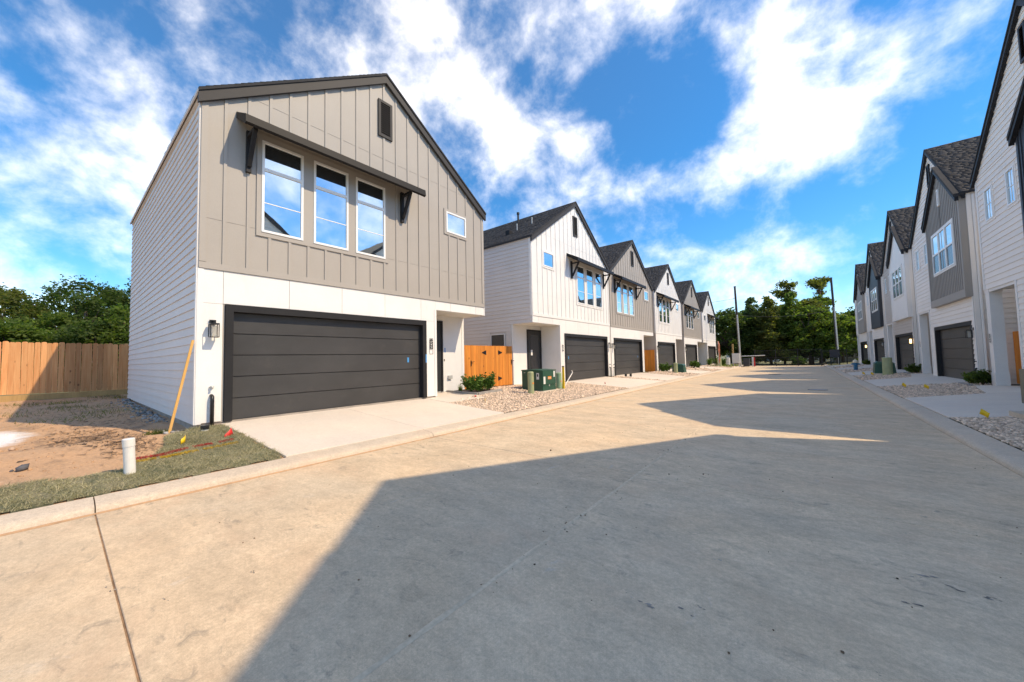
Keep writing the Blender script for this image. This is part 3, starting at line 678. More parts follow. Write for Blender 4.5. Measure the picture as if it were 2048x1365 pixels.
    def garage(s, a, b, top, tape=False, win=True):
        s.MBX('garage_trim', 'charcoal', [(-.14, .03, a, a+.14, 0, top), (-.14, .03, b-.14, b, 0, top), (-.14, .03, a+.14, b-.14, top-.15, top)])
        g = s.MBX('garage_door', 'garage_steel', [(-.17, -.155, a+.13, b-.13, 0, top-.14)])
        n = 5; h = (top-.155)/n
        for k in range(n):
            z0, z1 = k*h+.006, (k+1)*h-.003
            A = [s.P(-.156, a+.143, z0), s.P(-.156, b-.143, z0), s.P(-.156, b-.143, z1), s.P(-.156, a+.143, z1)]
            B_ = [s.P(-.128, a+.147, z0+.006), s.P(-.128, b-.147, z0+.006), s.P(-.128, b-.147, z1-.006), s.P(-.128, a+.147, z1-.006)]
            MB().prism(A, B_).build('door_panel', 'garage_steel', g)
        if tape: s.MBX('tape', 'tape', [(-.1275, -.1262, b-.62, b-.56, 1.12, 1.27)], g)
        return g
    def number(s, txt, a, z_top, size=.125):
        e = .024
        if s.o > 0: fn = lambda tx, ty: (s.o*e, s.y(a)+ty-size*.35, z_top-tx)
        else: fn = lambda tx, ty: (s.o*e, s.y(a)-ty+size*.35, z_top-tx)
        text_mesh(txt, size, fn, 'number_black', 'house_number', s.e)
    def shingles(s, d0, d1, y_e, z_e, y_r, z_r, par, seed=0, th=.008, pitch=.30, course=.142):
        r = np.random.default_rng(seed); L_ = math.hypot(y_r-y_e, z_r-z_e); ny = int(L_/course); nxx = int((d1-d0)/pitch)+2
        uy, uz = (y_r-y_e)/L_, (z_r-z_e)/L_; ny_, nz_ = -uz, uy
        if nz_ < 0: ny_, nz_ = -ny_, -nz_
        V = []; 
        for j in range(ny):
            o_ = (j % 2)*pitch/2+r.uniform(0, .08); x = d0-o_
            while x < d1:
                wd = r.choice([.14, .2, .28, .34])*r.uniform(.9, 1.1); a, b = max(x, d0), min(x+wd-.004, d1); x += wd
                if b-a < .02: continue
                t_ = th*r.uniform(.6, 1.6); t0, t1 = j*course+r.uniform(-.004, .004), min((j+1)*course+.02, L_)
                for (d, t2, hh) in ((a, t0, 0), (b, t0, 0), (b, t1, 0), (a, t1, 0), (a, t0, t_), (b, t0, t_), (b, t1, .001), (a, t1, .001)):
                    V.append((-s.o*d, y_e+uy*t2+ny_*(hh+.003), z_e+uz*t2+nz_*(hh+.003)))
        n = len(V)//8; F = (np.array(CUBE_F)[None]+(np.arange(n)*8)[:, None, None]).reshape(-1, 4)
        tag(fast('shingles', V, F, 'shingle', par), kind='stuff')
    def fix(s):   # meshes made by fast() for this house sit in local space already
        pass

LE, LRg, LZM, LT, LSOF, LLEN = 6.80, 9.68, 3.117, 2.43, 2.82, 10.67
def left_house(idx, y0, mir, label, upper, side, detail, number):
    zb = .37-.0040*max(0, y0-2)
    h = House('house', label, (FX, y0, zb), 1, WL, mir); w = WL; near0 = 0.0
    full = detail >= 2
    sl = (LRg-LE)/(w/2)
    gab = lambda z: ((max(0, z-LE+.0)/sl), w-(max(0, z-LE)/sl))
    # structure: foundation, core
    h.MBX('foundation', 'foundation', [(-LLEN+.02, -.03, .03, 5.99, -.45, 0), (-LLEN+.02, -1.22, 5.99, w-.03, -.45, 0)])
    h.MBX('garage_core', side, [(-LLEN, -.18, .02, 5.95, 0, LZM), (-LLEN, -1.2-.06, 5.95, w-.02, 0, LZM-.002)])
    core = [(.02, LZM), (w-.02, LZM), (w-.02, LE-.02), (w/2, LRg-.22), (.02, LE-.02)]
    MB().prism([h.P(-LLEN, a, z) for a, z in core], [h.P(-.03, a, z) for a, z in core]).build('upper_core', side, h.e)
    MB().prism([h.P(-.029, a, z) for a, z in [(.0, LZM), (w, LZM), (w, LE-.08), (w/2, LRg-.09), (0, LE-.08)]], [h.P(0, a, z) for a, z in [(.0, LZM), (w, LZM), (w, LE-.08), (w/2, LRg-.09), (0, LE-.08)]]).build('upper_wall', upper, h.e)
    # corner boards, base band
    h.MBX('corner_board', upper, [(-.001+.002, .024, 0, .11, LZM+.14, LE-.1)]); h.MBX('corner_board', upper, [(.001, .024, w-.11, w, LZM+.14, LE-.1)])
    h.MBX('band_board', upper, [(.001, .026, 0, w, LZM+.004, LZM+.13)])
    # window group
    wa, wb, wz0, wz1 = .965, 4.25, 4.02, 6.24
    hol = [(wa, wb, wz0, 6.62), (6.40, 7.49, 5.47, 6.36), (3.93, 4.41, 7.74, 8.84)]
    # battens
    nb = 0; joined = MB(); sp = .4145
    for k in range(1, 20):
        a = k*sp-.012
        if a > w-.15: break
        top = LE+sl*(a if a < w/2 else w-a)-.27; segs = [(LZM+.131, top)]
        for (h0, h1, z0, z1) in hol:
            if h0-.03 < a < h1+.03:
                ns = []
                for p, q in segs:
                    if z0 >= q or z1 <= p: ns.append((p, q)); continue
                    if z0 > p: ns.append((p, z0))
                    if z1 < q: ns.append((z1, q))
                segs = ns
        for p, q in segs:
            if q-p < .05: continue
            if detail >= 1: h.B('batten', upper, .0015, .0225, a-.03, a+.03, p, q)
            else: lo, hi = h.lohi(.0015, .0225, a-.03, a+.03, p, q); joined.box(lo, hi)
    if detail < 1: tag(joined.build('battens', upper, h.e), kind='stuff')
    h.MBX('flashing', upper, [(.0012, .0055, .11, wa, 4.17, 4.182), (.0012, .0055, wb, w-.11, 4.17, 4.182)])
    h.MBX('flashing', upper, [(.0012, .0055, .45, w-.45, 7.10, 7.112)])
    tr = upper
    # trim plate around the three windows, then the windows
    h.MBX('window_surround', tr, [(.001, .03, wa, 1.058, wz0, 6.36), (.001, .03, 4.152, wb, wz0, 6.36), (.001, .03, 1.058, 4.152, wz0, 4.118), (.001, .03, 1.058, 4.152, 6.222, 6.36), (.001, .03, 1.932, 2.168, 4.118, 6.222), (.001, .03, 3.052, 3.258, 4.118, 6.222)])
    for (a, b) in ((1.06, 1.93), (2.17, 3.05), (3.26, 4.15)):
        h.window(a, b, 4.12, 6.22, rails=(5.565,), munt=(4.80,), fr=.05)
    h.window(6.485, 7.405, 5.55, 6.27, trim=(tr, .085), fr=.05)
    h.vent(3.945, 4.40, 7.74, 8.84)
    # awning
    pr = [(0, 6.64), (.64, 6.32), (.66, 6.15), (.60, 6.12), (.55, 6.15), (0, 6.50)]
    aw = MB().prism([h.P(e, .58, z) for e, z in pr], [h.P(e, 5.14, z) for e, z in pr]).build('awning', 'awning_dark', h.e)
    MB().prism([h.P(e, .62, z) for e, z in [(.026, 6.482), (.57, 6.171), (.57, 6.160), (.026, 6.470)]], [h.P(e, 5.10, z) for e, z in [(.026, 6.482), (.57, 6.171), (.57, 6.160), (.026, 6.470)]]).build('awning_soffit', 'awning_under', aw)
    MB().prism([h.P(e, .60, z) for e, z in [(0.0, 6.642), (.05, 6.618), (.05, 6.632), (0, 6.665)]], [h.P(e, 5.12, z) for e, z in [(0.0, 6.642), (.05, 6.618), (.05, 6.632), (0, 6.665)]]).build('awning_flashing', 'greige' if upper != 'white' else 'soffit', aw)
    for a in (.80, 4.72):
        br = h.MBX('awning_bracket', 'charcoal', [(.003, .085, a-.045, a+.045, 5.36, 6.28), (.085, .50, a-.04, a+.04, 6.13, 6.19)], aw)
        MB().hexa([h.P(.06, a-.038, 5.50), h.P(.125, a-.038, 5.47), h.P(.125, a+.038, 5.47), h.P(.06, a+.038, 5.50), h.P(.42, a-.038, 6.14), h.P(.50, a-.038, 6.14), h.P(.50, a+.038, 6.14), h.P(.42, a+.038, 6.14)]).build('awning_bracket', 'charcoal', aw)
    # lower white panels
    J = [.0, .405, 1.65, 2.90, 4.15, 5.42, 6.65, 7.88, w]
    h.MBX('panel_backing', 'greige', [(-.14, -.014, .004, .44, .0, LZM-.004), (-.14, -.014, .44, 5.61, LT+.001, LZM-.004), (-.14, -.014, 5.61, 6.02, .0, LZM-.004), (-.14, -.014, 6.02, w-.004, LSOF+.03, LZM-.004)])
    pan = []
    for k in range(len(J)-1):
        a, b = J[k]+.0045, J[k+1]-.0045
        if k == 0: pan += [(a, .405-.003, .02, 2.42), (a, .405-.003, 2.426, LZM-.003)]
        elif J[k] < 5.4: pan.append((a, b, LT+.002, LZM-.003))
        elif k == 5: pan += [(a, 5.995, 2.426+.006, LZM-.003), (6.001, b, LSOF+.002, LZM-.003)]
        else: pan.append((a, b, LSOF+.002, LZM-.003))
    for (a, b, z0, z1) in pan: h.B('wall_panel', 'white', -.013, .0, a, b, z0, z1)
    h.B('wall_panel', 'white', -.013, -.001, 5.607, 5.995, .02, 2.428)
    h.B('corner_board', 'white', -.1, .012, -.012, .085, .0, LZM-.003)
    h.B('corner_board', 'white', -.14, .014, 5.94, 6.025, .0, LSOF)
    h.B('fascia_board', 'white', -.14, .012, w-.02, w+.012, LSOF-.01, LZM-.003)
    h.garage(.445, 5.605, LT, tape=(idx < 3))
    h.lantern(.235, 1.72)
    if number: h.number(number, 5.803, 1.85, .165)
    if idx == 0:
        h.MBX('house_number_frame', 'number_black', [(.001, .006, 5.735, 5.745, 1.365, 1.87), (.001, .006, 5.868, 5.878, 1.365, 1.87), (.001, .006, 5.745, 5.868, 1.86, 1.87), (.001, .006, 5.745, 5.868, 1.365, 1.375)])
        h.MBX('tape', 'tape', [(.031, .0325, 5.56, 5.604, 1.10, 1.36)])
    # recess: soffit, back wall, inner wall, door
    h.MBX('porch_soffit', 'soffit', [(-1.2, -.014, 6.02, w-.005, LSOF-.012, LSOF)])
    h.MBX('downlight', 'downlight', [(-.75, -.60, 7.0, 7.15, LSOF-.018, LSOF-.0125)])
    h.MBX('porch_wall', 'white', [(-1.2, -1.155, 6.02, w, -.02, LSOF-.013)])
    h.MBX('porch_wall', 'white', [(-1.154, -.141, 5.96, 6.0, -.02, LSOF-.013)])
    h.B('corner_board', 'white', -1.22, -1.14, w-.10, w+.012, -.02, LSOF-.014)
    dfr = h.MBX('front_door', 'door_dark', [(-1.15, -1.13, 6.12, 7.18, .02, 2.55)])
    h.MBX('door_frame', 'charcoal', [(-1.154, -1.10, 6.06, 6.12, 0, 2.62), (-1.154, -1.10, 7.18, 7.25, 0, 2.62), (-1.154, -1.10, 6.12, 7.18, 2.55, 2.62)], dfr)
    h.MBX('door_glass', 'screened_glass', [(-1.129, -1.122, 6.32, 6.98, .25, 2.35)], dfr)
    if idx == 1:
        h.MBX('notice', 'paper', [(-1.1215, -1.1195, 6.83, 6.97, 1.35, 1.62)], dfr)
        h.MBX('doorbell', 'black_metal', [(-1.154, -1.135, 6.0, 6.03, 1.55, 1.75)])
    if idx == 0:
        h.MBX('tape', 'tape', [(-1.1545, -1.1525, 7.36, 7.41, 1.45, 1.62)]); h.MBX('doorbell', 'black_metal', [(-1.1545, -1.14, 7.33, 7.36, 1.12, 1.20)])
        h.MBX('dryer_vent', 'galvanised', [(-1.154, -1.08, 7.5, 7.68, .45, .58)])
    # side walls
    near_is_recess = mir
    d0 = 0.10
    h.MBX('side_trim', side, [(-LLEN-.01, -.0, *( (w-.001, w+.0) if mir else (0, .001)), LE-.18, LE-.05)]) if False else None
    if mir:
        h.side_siding(side, LSOF-.01, LE-.16, .02, LLEN, False if full else True)
        bx('header_core', side, h.e, (-1.26, .001, LSOF-.01), (-.02, .02, LZM))
        h.side_siding(side, .0, LSOF-.01, 1.24, LLEN, False if full else True, holes=[(1.55, 2.55, 1.72, 2.45)])
        # porch side of the header
        bx('corner_board', upper, h.e, (-.11, -.031, LZM+.0), (.0, -.0005, LE-.02))
        if full:
            mbw = MB()
            w_ = mbw.box((-2.50, -.05, 1.78), (-2.46, -.002, 2.40)).box((-1.64, -.05, 1.78), (-1.60, -.002, 2.40)).box((-2.46, -.05, 2.36), (-1.64, -.002, 2.40)).box((-2.46, -.05, 1.78), (-1.64, -.002, 1.82)).build('window', 'vinyl', h.e)
            MB().box((-2.465, -.02, 1.815), (-1.635, -.008, 2.365)).build('pane', 'screened_glass', w_)
    else:
        h.side_siding(side, .0, LE-.16, .02, LLEN, False if full else True)
        bx('corner_board', 'white' if idx == 0 else side, h.e, (-.085, -.032, .0), (-.0005, -.0005, LZM))
        bx('corner_board', side if idx == 0 else upper, h.e, (-.09, -.031, LZM+.001), (-.0005, -.0006, LE-.02))
    bx('frieze_board', side, h.e, (-LLEN, -.034, LE-.16), (-.0, -.001, LE-.03))
    bx('far_side_wall', side, h.e, (-LLEN, WL-.019, LZM if not mir else 0), (-.03, WL, LE-.02))
    # roof
    ov = .07; po = [(-ov, LE-ov*sl), (w/2, LRg), (w+ov, LE-ov*sl)]; th = .06
    rf = h.chev('roof', 'roof_edge', po, [(a, z-th) for a, z in po], -LLEN-.15, .13)
    pf = [(-ov+.0, LE-ov*sl-th+.02), (w/2, LRg-th+.02), (w+ov, LE-ov*sl-th+.02)]
    h.chev('rake_board', 'taupe_trim', [(a, z-.022) for a, z in pf], [(a, z-.245) for a, z in pf], .026, .105, rf)
    bx('eave_fascia', side if idx == 0 else 'taupe_trim', rf, (-LLEN-.1, -ov-.012, LE-ov*sl-th-.02), (.10, -ov+.01, LE-ov*sl-.012))
    if detail >= 1 or idx > 0:
        h.shingles(-.13, LLEN+.15, -ov, LE-ov*sl, w/2, LRg, rf, idx, course=.142 if full else .19, pitch=.3)
        tag(rf.children[-1])
    if idx in (1,):
        for (x, yl, z, hh, rr) in [(-3.1, 3.2, 9.05, .62, .055), (-1.9, 1.5, 7.95, .35, .02), (-1.3, 2.0, 8.25, .33, .022)]:
            zz = LE+sl*yl
            MB().tube([(x, yl, zz-.05), (x, yl, zz+hh)], rr).tube([(x, yl, zz+hh*.82), (x, yl, zz+hh)], rr*1.5).build('vent_pipe', 'taupe_trim' if rr > .03 else 'galvanised', rf)
        zz = LE+sl*1.25; MB().box((-2.35, 1.1, zz-.1), (-2.1, 1.35, zz+.14)).build('roof_vent', 'charcoal', rf)
    # plumbing at the garage
    if idx < 3:
        MB().tube([h.P(-.10, .24, -.28) if False else h.P(.08, .24, -.30), h.P(.08, .24, .46), h.P(.075, .24, .53), h.P(.02, .24, .55), h.P(-.01, .24, .55)], .034 if idx == 0 else .03, 10).build('drain_pipe', 'black_metal', h.e, smooth=True)
        MB().tube([h.P(-.01, .24, .73), h.P(.07, .24, .735), h.P(.085, .24, .70)], .02, 8).lathe([(.04, -.004), (.04, .004)], h.P(.035, .24, .735)).build('spigot', 'galvanised' if idx == 0 else 'black_metal', h.e, smooth=True)
    return h
LL = ['near taupe board and batten house numbered 6522 with dark double garage', 'white board and batten house behind the green transformer, second on the left', 'taupe gabled house third on the left, beside the second white one', 'white gabled house fourth on the left, right of the small wood gate', 'taupe gabled house fifth on the left row', 'white gabled house at the far end of the left row']
LU = ['greige', 'white', 'greige', 'white', 'greige', 'white']; LS = ['pale_siding', 'pale_siding', 'greige_siding', 'greige_siding', 'greige_siding', 'greige_siding']
for i, (y0, mir) in enumerate(LH):
    left_house(i, y0, mir, LL[i], LU[i], LS[i], [2, 2, 1, 0, 0, 0][i], ['6522', '6518', None, None, None, None][i])

RE, RRg, RBAY, RPOR, RLEN = 7.06, 10.47, 3.17, 3.20, 12.0
def right_house(idx, y0, label, main, bay, batten, detail, number, lit):
    zb = .345-SL*y0*1.6
    h = House('house', label, (RX, y0, zb), -1, WR, False); w = WR; full = detail >= 2
    sl = (RRg-RE)/(w/2)
    span = lambda z: ((max(0, z-RE+.05)/sl), w-(max(0, z-RE+.05)/sl))
    h.MBX('foundation', 'foundation', [(-RLEN+.02, -.03, .03, 5.80, -.45, .0), (-RLEN+.02, -1.75, 5.80, w-.03, -.45, 0)])
    h.MBX('garage_core', main, [(-RLEN, -.18, .02, 5.80, 0, RPOR), (-RLEN, -.001, .02, .352, 0, RPOR-.001), (-.179, -.001, 5.15, 5.80, 0, RPOR-.001), (-.179, -.001, .352, 5.15, 2.301, RPOR-.002), (-RLEN, -1.75, 5.80, w-.02, 0, RPOR-.001)])
    core = [(.02, RPOR), (w-.02, RPOR), (w-.02, RE-.02), (w/2, RRg-.2), (.02, RE-.02)]
    MB().prism([h.P(-RLEN, a, z) for a, z in core], [h.P(-.001, a, z) for a, z in core]).build('upper_core', main, h.e)
    BW = 4.53; BP = .16 if idx else .04; bh = BW/2
    holes = [(0, BW, RBAY, 20), (.35, 5.15, -1, 2.30), (5.85, w, -1, RPOR), (6.76, 7.50, 5.31, 6.51), (5.20, 5.89, 5.31, 6.51), (3.9, 4.3, 8.75, 9.8)]
    # bay gable wall rises only to its own roof: boards above it belong to the main wall
    def holes_at(z): return holes
    # siding below and beside the bay
    h.front_siding(main, 0.0, RE-.02, lambda z: (0.0, w), holes, not full)
    # gable part: left boundary follows the bay's far rake while the bay is there
    def gspan(z):
        a, b = span(z)
        if z < RE+sl*bh-.05: a = max(a, BW-(z-RE)/sl)
        return (a, max(a, b))
    h.front_siding(main, RE-.02, RRg-.25, gspan, [(3.9, 4.3, 8.75, 9.8)], not full)
    for (a, b) in ((6.84, 7.42), (5.28, 5.81)):
        h.window(a, b, 5.39, 6.43, trim=('white_siding' if main != 'greige_siding' else main, .08), fr=.045, munt=(5.91,) if full else (), mull=((a+b)/2,) if full else ())
    h.vent(3.92, 4.28, 8.78, 9.76, 'charcoal', 12, e=.02)
    # bay
    bp = [(0, RBAY), (BW, RBAY), (BW, RE), (bh, RE+sl*bh-.12), (0, RE)]
    MB().prism([h.P(0, a, z) for a, z in bp], [h.P(BP, a, z) for a, z in bp]).build('bay_wall', bay, h.e)
    h.MBX('band_board', bay, [(BP+.001, BP+.026, 0, BW, RBAY+.002, RBAY+.30)])
    h.MBX('corner_board', bay, [(BP+.001, BP+.024, 0, .10, RBAY+.302, RE-.05)]); h.MBX('corner_board', bay, [(BP+.001, BP+.024, BW-.10, BW, RBAY+.302, RE-.05)])
    if batten:
        sp = .2 if idx in (2, ) else .3
        for k in range(1, 40):
            a = .1+k*sp
            if a > BW-.15: break
            top = RE+sl*(a if a < bh else BW-a)-.22; segs = [(RBAY+.302, top)]
            for (h0, h1, z0, z1) in [(.77, 3.73, 4.49, 6.35), (2.14, 2.40, 7.28, 8.02)]:
                if h0-.02 < a < h1+.02: segs = [x for p, q in segs for x in ((p, z0), (z1, q)) if x[1]-x[0] > .05 and q > z0 and p < z1 or (z0 >= q or z1 <= p) and x == (p, z0)]
            for p, q in segs: h.B('batten', bay, BP+.0015, BP+.021, a-.022, a+.022, p, q)
    tw = 'vinyl' if bay != 'white' else 'white'
    ww = 2.8/3
    for k in range(3):
        a = .85+k*ww; h.window(a+.006, a+ww-.006, 4.57, 6.27, rails=(5.42,), fr=.05, e=BP, dark_low=True)
    h.MBX('window_surround', 'white', [(BP+.001, BP+.03, .77, .85, 4.49, 6.35), (BP+.001, BP+.03, 3.65, 3.73, 4.49, 6.35), (BP+.001, BP+.03, .85, 3.65, 4.49, 4.565), (BP+.001, BP+.03, .85, 3.65, 6.275, 6.35)])
    if batten: h.vent(2.15, 2.39, 7.30, 8.0, 'white', 8, e=BP)
    # corner boards, garage, porch
    h.B('corner_board', 'white', .001, .032, 0, .10, 0, RBAY-.002); h.B('corner_board', 'white', .001, .032, w-.12, w, RPOR+.002, RE-.03)
    h.B('corner_board', 'white', .001, .032, 5.74, 5.85, 0, RPOR)
    h.garage(.35, 5.15, 2.30)
    h.lantern(.19, 1.66, lit, .38)
    col = h.MBX('porch_column', 'white', [(-.27, .0, w-.30, w, .42, RPOR), (-.285, .015, w-.315, w+.015, 0, .42)])
    h.MBX('column_cap', 'white', [(-.285, .012, w-.315, w+.012, RPOR-.10, RPOR-.001)], col)
    if number: h.number(number, w-.15, 1.72, .15)
    h.MBX('porch_soffit', 'soffit', [(-1.75, -.001, 5.80, w, RPOR-.012, RPOR+.001)])
    h.MBX('porch_beam', 'white', [(-.02, .0, 5.85, w-.30, RPOR-.09, RPOR-.013)])
    h.MBX('front_door', 'door_dark', [(-1.78, -1.70, 6.2, 7.2, .02, 2.45)])
    # near side wall
    h.side_siding(main, 0, RE-.1, .10, 5.0 if full else RLEN, not full)
    if full: bx('side_wall', main, h.e, (5.0, -.012, 0), (RLEN, .019, RE-.1))
    bx('corner_board', 'white_siding', h.e, (0.0005, -.033, 0), (.11, -.0005, RE-.06))
    bx('frieze_board', 'white_siding', h.e, (-.0, -.036, RE-.11), (RLEN, -.001, RE+.0))
    # downspout
    MB().tube([(.16, -.05, RE-.15), (.16, -.06, .15)], .035, 6).build('downspout', 'white', h.e)
    # roofs
    ov = .08; po = [(-ov, RE-ov*sl+.05), (w/2, RRg+.05), (w+ov, RE-ov*sl+.05)]; th = .07
    rf = h.chev('roof', 'roof_edge', po, [(a, z-th) for a, z in po], -RLEN-.1, .13)
    pf = [(a, z-th) for a, z in po]
    h.chev('rake_board', 'charcoal', [(a, z-.002) for a, z in pf], [(a, z-.17) for a, z in pf], .022, .11, rf)
    pb = [(-ov+.01, RE-ov*sl+.045), (bh, RE+sl*bh+.045), (BW+ov, RE-ov*sl+.045)]
    br = h.chev('bay_roof', 'roof_edge', pb, [(a, z-.12) for a, z in pb], .001, BP+.14)
    pbf = [(a, z-.12) for a, z in pb]; h.chev('rake_board', 'charcoal', [(a, z-.002) for a, z in pbf], [(a, z-.16) for a, z in pbf], BP+.02, BP+.12, br)
    if idx > 1: h.shingles(-.13, RLEN+.1, -ov, RE-ov*sl+.05, w/2, RRg+.05, rf, 20+idx, course=.142 if full else .19)
    if idx in (2, 3):
        MB().tube([h.P(.08, .10, -.25), h.P(.08, .10, .46), h.P(.07, .10, .53), h.P(.0, .10, .55)], .034, 10).build('drain_pipe', 'black_metal', h.e, smooth=True)
        MB().tube([h.P(-.01, .10, .80), h.P(.08, .10, .80), h.P(.09, .10, .76)], .02, 8).build('spigot', 'black_metal', h.e, smooth=True)
    return h
RL = ['white house on the right nearest the camera, just outside the frame', 'white lap sided house cut by the right edge with numbered porch column', 'white house on the right with grey board and batten bay', 'greige house on the right with smooth white bay', 'white house on the right with charcoal bay', 'farthest right house, white with grey bay']
RM = ['white_siding', 'white_siding', 'white_siding', 'greige_siding', 'white_siding', 'white_siding']; RB = ['white', 'charcoal_board', 'grey_board', 'white', 'charcoal_board', 'grey_board']
for i, y0 in enumerate(YR):
    right_house(i, y0, RL[i], RM[i], RB[i], RB[i] != 'white' and i in (1, 2), [0, 2, 2, 1, 0, 0][i], ['', '6529', '6525', '', '', ''][i], i in (3, 5))

# ------------------------------------------------------------------ fences and gates
def picket_mesh(wd, ht, th, mat, ear=.03):
    p = [(-wd/2, 0), (wd/2, 0), (wd/2, ht-ear), (wd/2-ear*.8, ht-ear*.15), (wd/2-ear*1.3, ht), (-wd/2+ear*1.3, ht), (-wd/2+ear*.8, ht-ear*.15), (-wd/2, ht-ear)]
    return MB().prism([(0, a, z) for a, z in p], [(th, a, z) for a, z in p]).mesh('picket', mat)
# back fence of the empty lot
FXB = -22.6
fz = lambda y: lot(FXB, y)
fn_ = thing('wooden_fence', 'tall cedar picket fence along the back of the bare lot', 'fence', (FXB, 0, 0))
pk = [picket_mesh(.138, 1.93+dz, .018, 'fence_wood') for dz in (0, .018, -.014)]
y = -5.2; k = 0
while y < 3.3:
    o = link('picket', pk[k % 3], fn_, (random.uniform(-.004, .004), y, .60+.012*noise.noise((y*3, 0, 0))-.012*y)); o.rotation_euler = (random.uniform(-.008, .008), 0, random.uniform(-.02, .02)); y += .1435; k += 1
for z in (.75, 1.5, 2.2): bx('rail', 'post_wood', fn_, (-.06, -5.3, z), (-.018, 3.3, z+.09))
bx('kick_board', 'post_wood', fn_, (-.03, -5.3, .36), (.03, 3.35, .585))
sf = thing('wooden_fence', 'short return of fence seen from behind at the rear house corner', 'fence', (0, 2.25, .45))
bx('post', 'post_wood', sf, (-22.2, -.1, -.1), (-22.1, 0, 1.75))
for z in (.35, 1.0, 1.55): bx('rail', 'post_wood', sf, (-22.1, -.06, z), (-20.05, -.02, z+.09))
for k in range(14): link('picket', MB().box((-22.1+k*.145, -.018, 0), (-21.965+k*.145, .0, 1.8)).mesh('picket', 'fence_wood'), sf)
# gate between first and second house
gt = thing('wooden_gate', 'orange cedar double gate with black hinges between first two left houses', 'gate', (-10.52, 10.06, .345))
y = .0; k = 0; GWd = 13.20-10.06
gm = [picket_mesh(.136, 1.76, .018, 'gate_wood', .001), picket_mesh(.138, 1.765, .02, 'gate_wood', .001)]
while y < GWd-.05:
    o = link('picket', gm[k % 2], gt, (random.uniform(0, .006), y+.07, .0)); y += .1395+(.012 if k in (2, 19) else 0); k += 1
for z in (.2, 1.45): bx('rail', 'post_wood', gt, (-.05, 0, z), (-.005, GWd, z+.09))
for (yy, zz, sgn) in ((1.33, 1.47, -1), (2.11, 1.47, 1), (2.08, .33, 1)):
    MB().prism([(.0275, yy, zz-.10), (.0275, yy, zz+.10), (.0275, yy+sgn*.26, zz+.012), (.0275, yy+sgn*.26, zz-.012)], [(.033, yy, zz-.10), (.033, yy, zz+.10), (.033, yy+sgn*.26, zz+.012), (.033, yy+sgn*.26, zz-.012)]).build('strap_hinge', 'black_metal', gt)
for yy in (.42, 3.03):
    MB().box((.0275, yy-.02, .92), (.045, yy+.02, 1.14)).tube([(.04, yy, 1.08), (.08, yy, 1.08), (.085, yy+.13, 1.10)], .012).build('latch', 'black_metal', gt)
def small_gate(label, x, y0, y1, z, mat='gate_wood', rz=0):
    g_ = thing('wooden_gate', label, 'gate', (x, y0, z), None, rz); n = max(3, int((y1-y0)/.14)); d = (y1-y0)/n
    me = picket_mesh(d*.97, 1.8, .018, mat, .001)
    for k in range(n): link('picket', me, g_, (0, (k+.5)*d, 0))
    for zz in (.3, .9, 1.5): bx('rail', 'galvanised' if mat == 'x' else 'post_wood', g_, (.019, 0, zz), (.05, y1-y0, zz+.07))
small_gate('narrow orange wooden gate between third and fourth left houses', -9.40, 30.42, 30.42+.98, .20, rz=PI/2)
small_gate('orange wooden gate deep in the gap behind the porch column at right edge', RX+.78, YR[1]+WR+.02, YR[2]-.04, .30)

# ------------------------------------------------------------------ yard objects
def shrub(name, label, x, y, z, r, hgt, mat, n, seed, lsz=.05, cat='shrub', group=None):
    rr = np.random.default_rng(seed); o = thing(name, label, cat, (x, y, z), group)
    mb = MB(); tips = []
    for k in range(9):
        th = rr.uniform(0, 2*PI); q = rr.uniform(.3, 1)*r; tip = Vector((math.cos(th)*q, math.sin(th)*q, hgt*rr.uniform(.55, 1)))
        mb.tube([(0, 0, -.02), tip*.5+Vector((0, 0, .05)), tip], [.010, .007, .003], 5); tips.append(tip)
    mb.build('stem', 'bark', o)
    T = np.array([t_[:] for t_ in tips]); c = T[rr.integers(0, 9, n)]*rr.uniform(.35, 1.05, (n, 1))+rr.normal(0, r*.16, (n, 3)); c[:, 2] = np.maximum(c[:, 2], .015)
    leaves('foliage', c, lsz, mat, o, rr)
    return o
def leaves(name, c, size, mat, parent, rr, elong=1.9, droop=0):
    n = len(c); a = rr.normal(0, 1, (n, 3)); a[:, 2] *= .6; a /= np.linalg.norm(a, axis=1)[:, None]+1e-9; q = rr.normal(0, 1, (n, 3)); q[:, 2] = q[:, 2]*.7
    b_ = np.cross(a, q); b_ /= np.linalg.norm(b_, axis=1)[:, None]+1e-9
    s_ = size*rr.uniform(.6, 1.4, n)[:, None]; a = a*s_*elong/2; b_ = b_*s_/2
    V = np.stack([c-a, c-b_*.9+a*.1, c+a, c+b_*.9+a*.1], 1).reshape(-1, 3)
    return fast(name, V, np.arange(4*n).reshape(-1, 4), mat, parent)
def edging(label, pts, h=.09):
    o = thing('planter_edging', label, 'edging', (0, 0, 0))
    for i in range(len(pts)-1):
        a = Vector((*pts[i], 0)); b = Vector((*pts[i+1], 0)); d = (b-a).normalized(); nrm = Vector((-d.y, d.x, 0))*.045
        P_ = [a-nrm, b-nrm, b+nrm, a+nrm]; MB().hexa([(p.x, p.y, yard(p.x, p.y)-.02) for p in P_]+[(p.x, p.y, yard(p.x, p.y)+h) for p in P_]).build('edging_block', 'edging_stone', o)
    return o
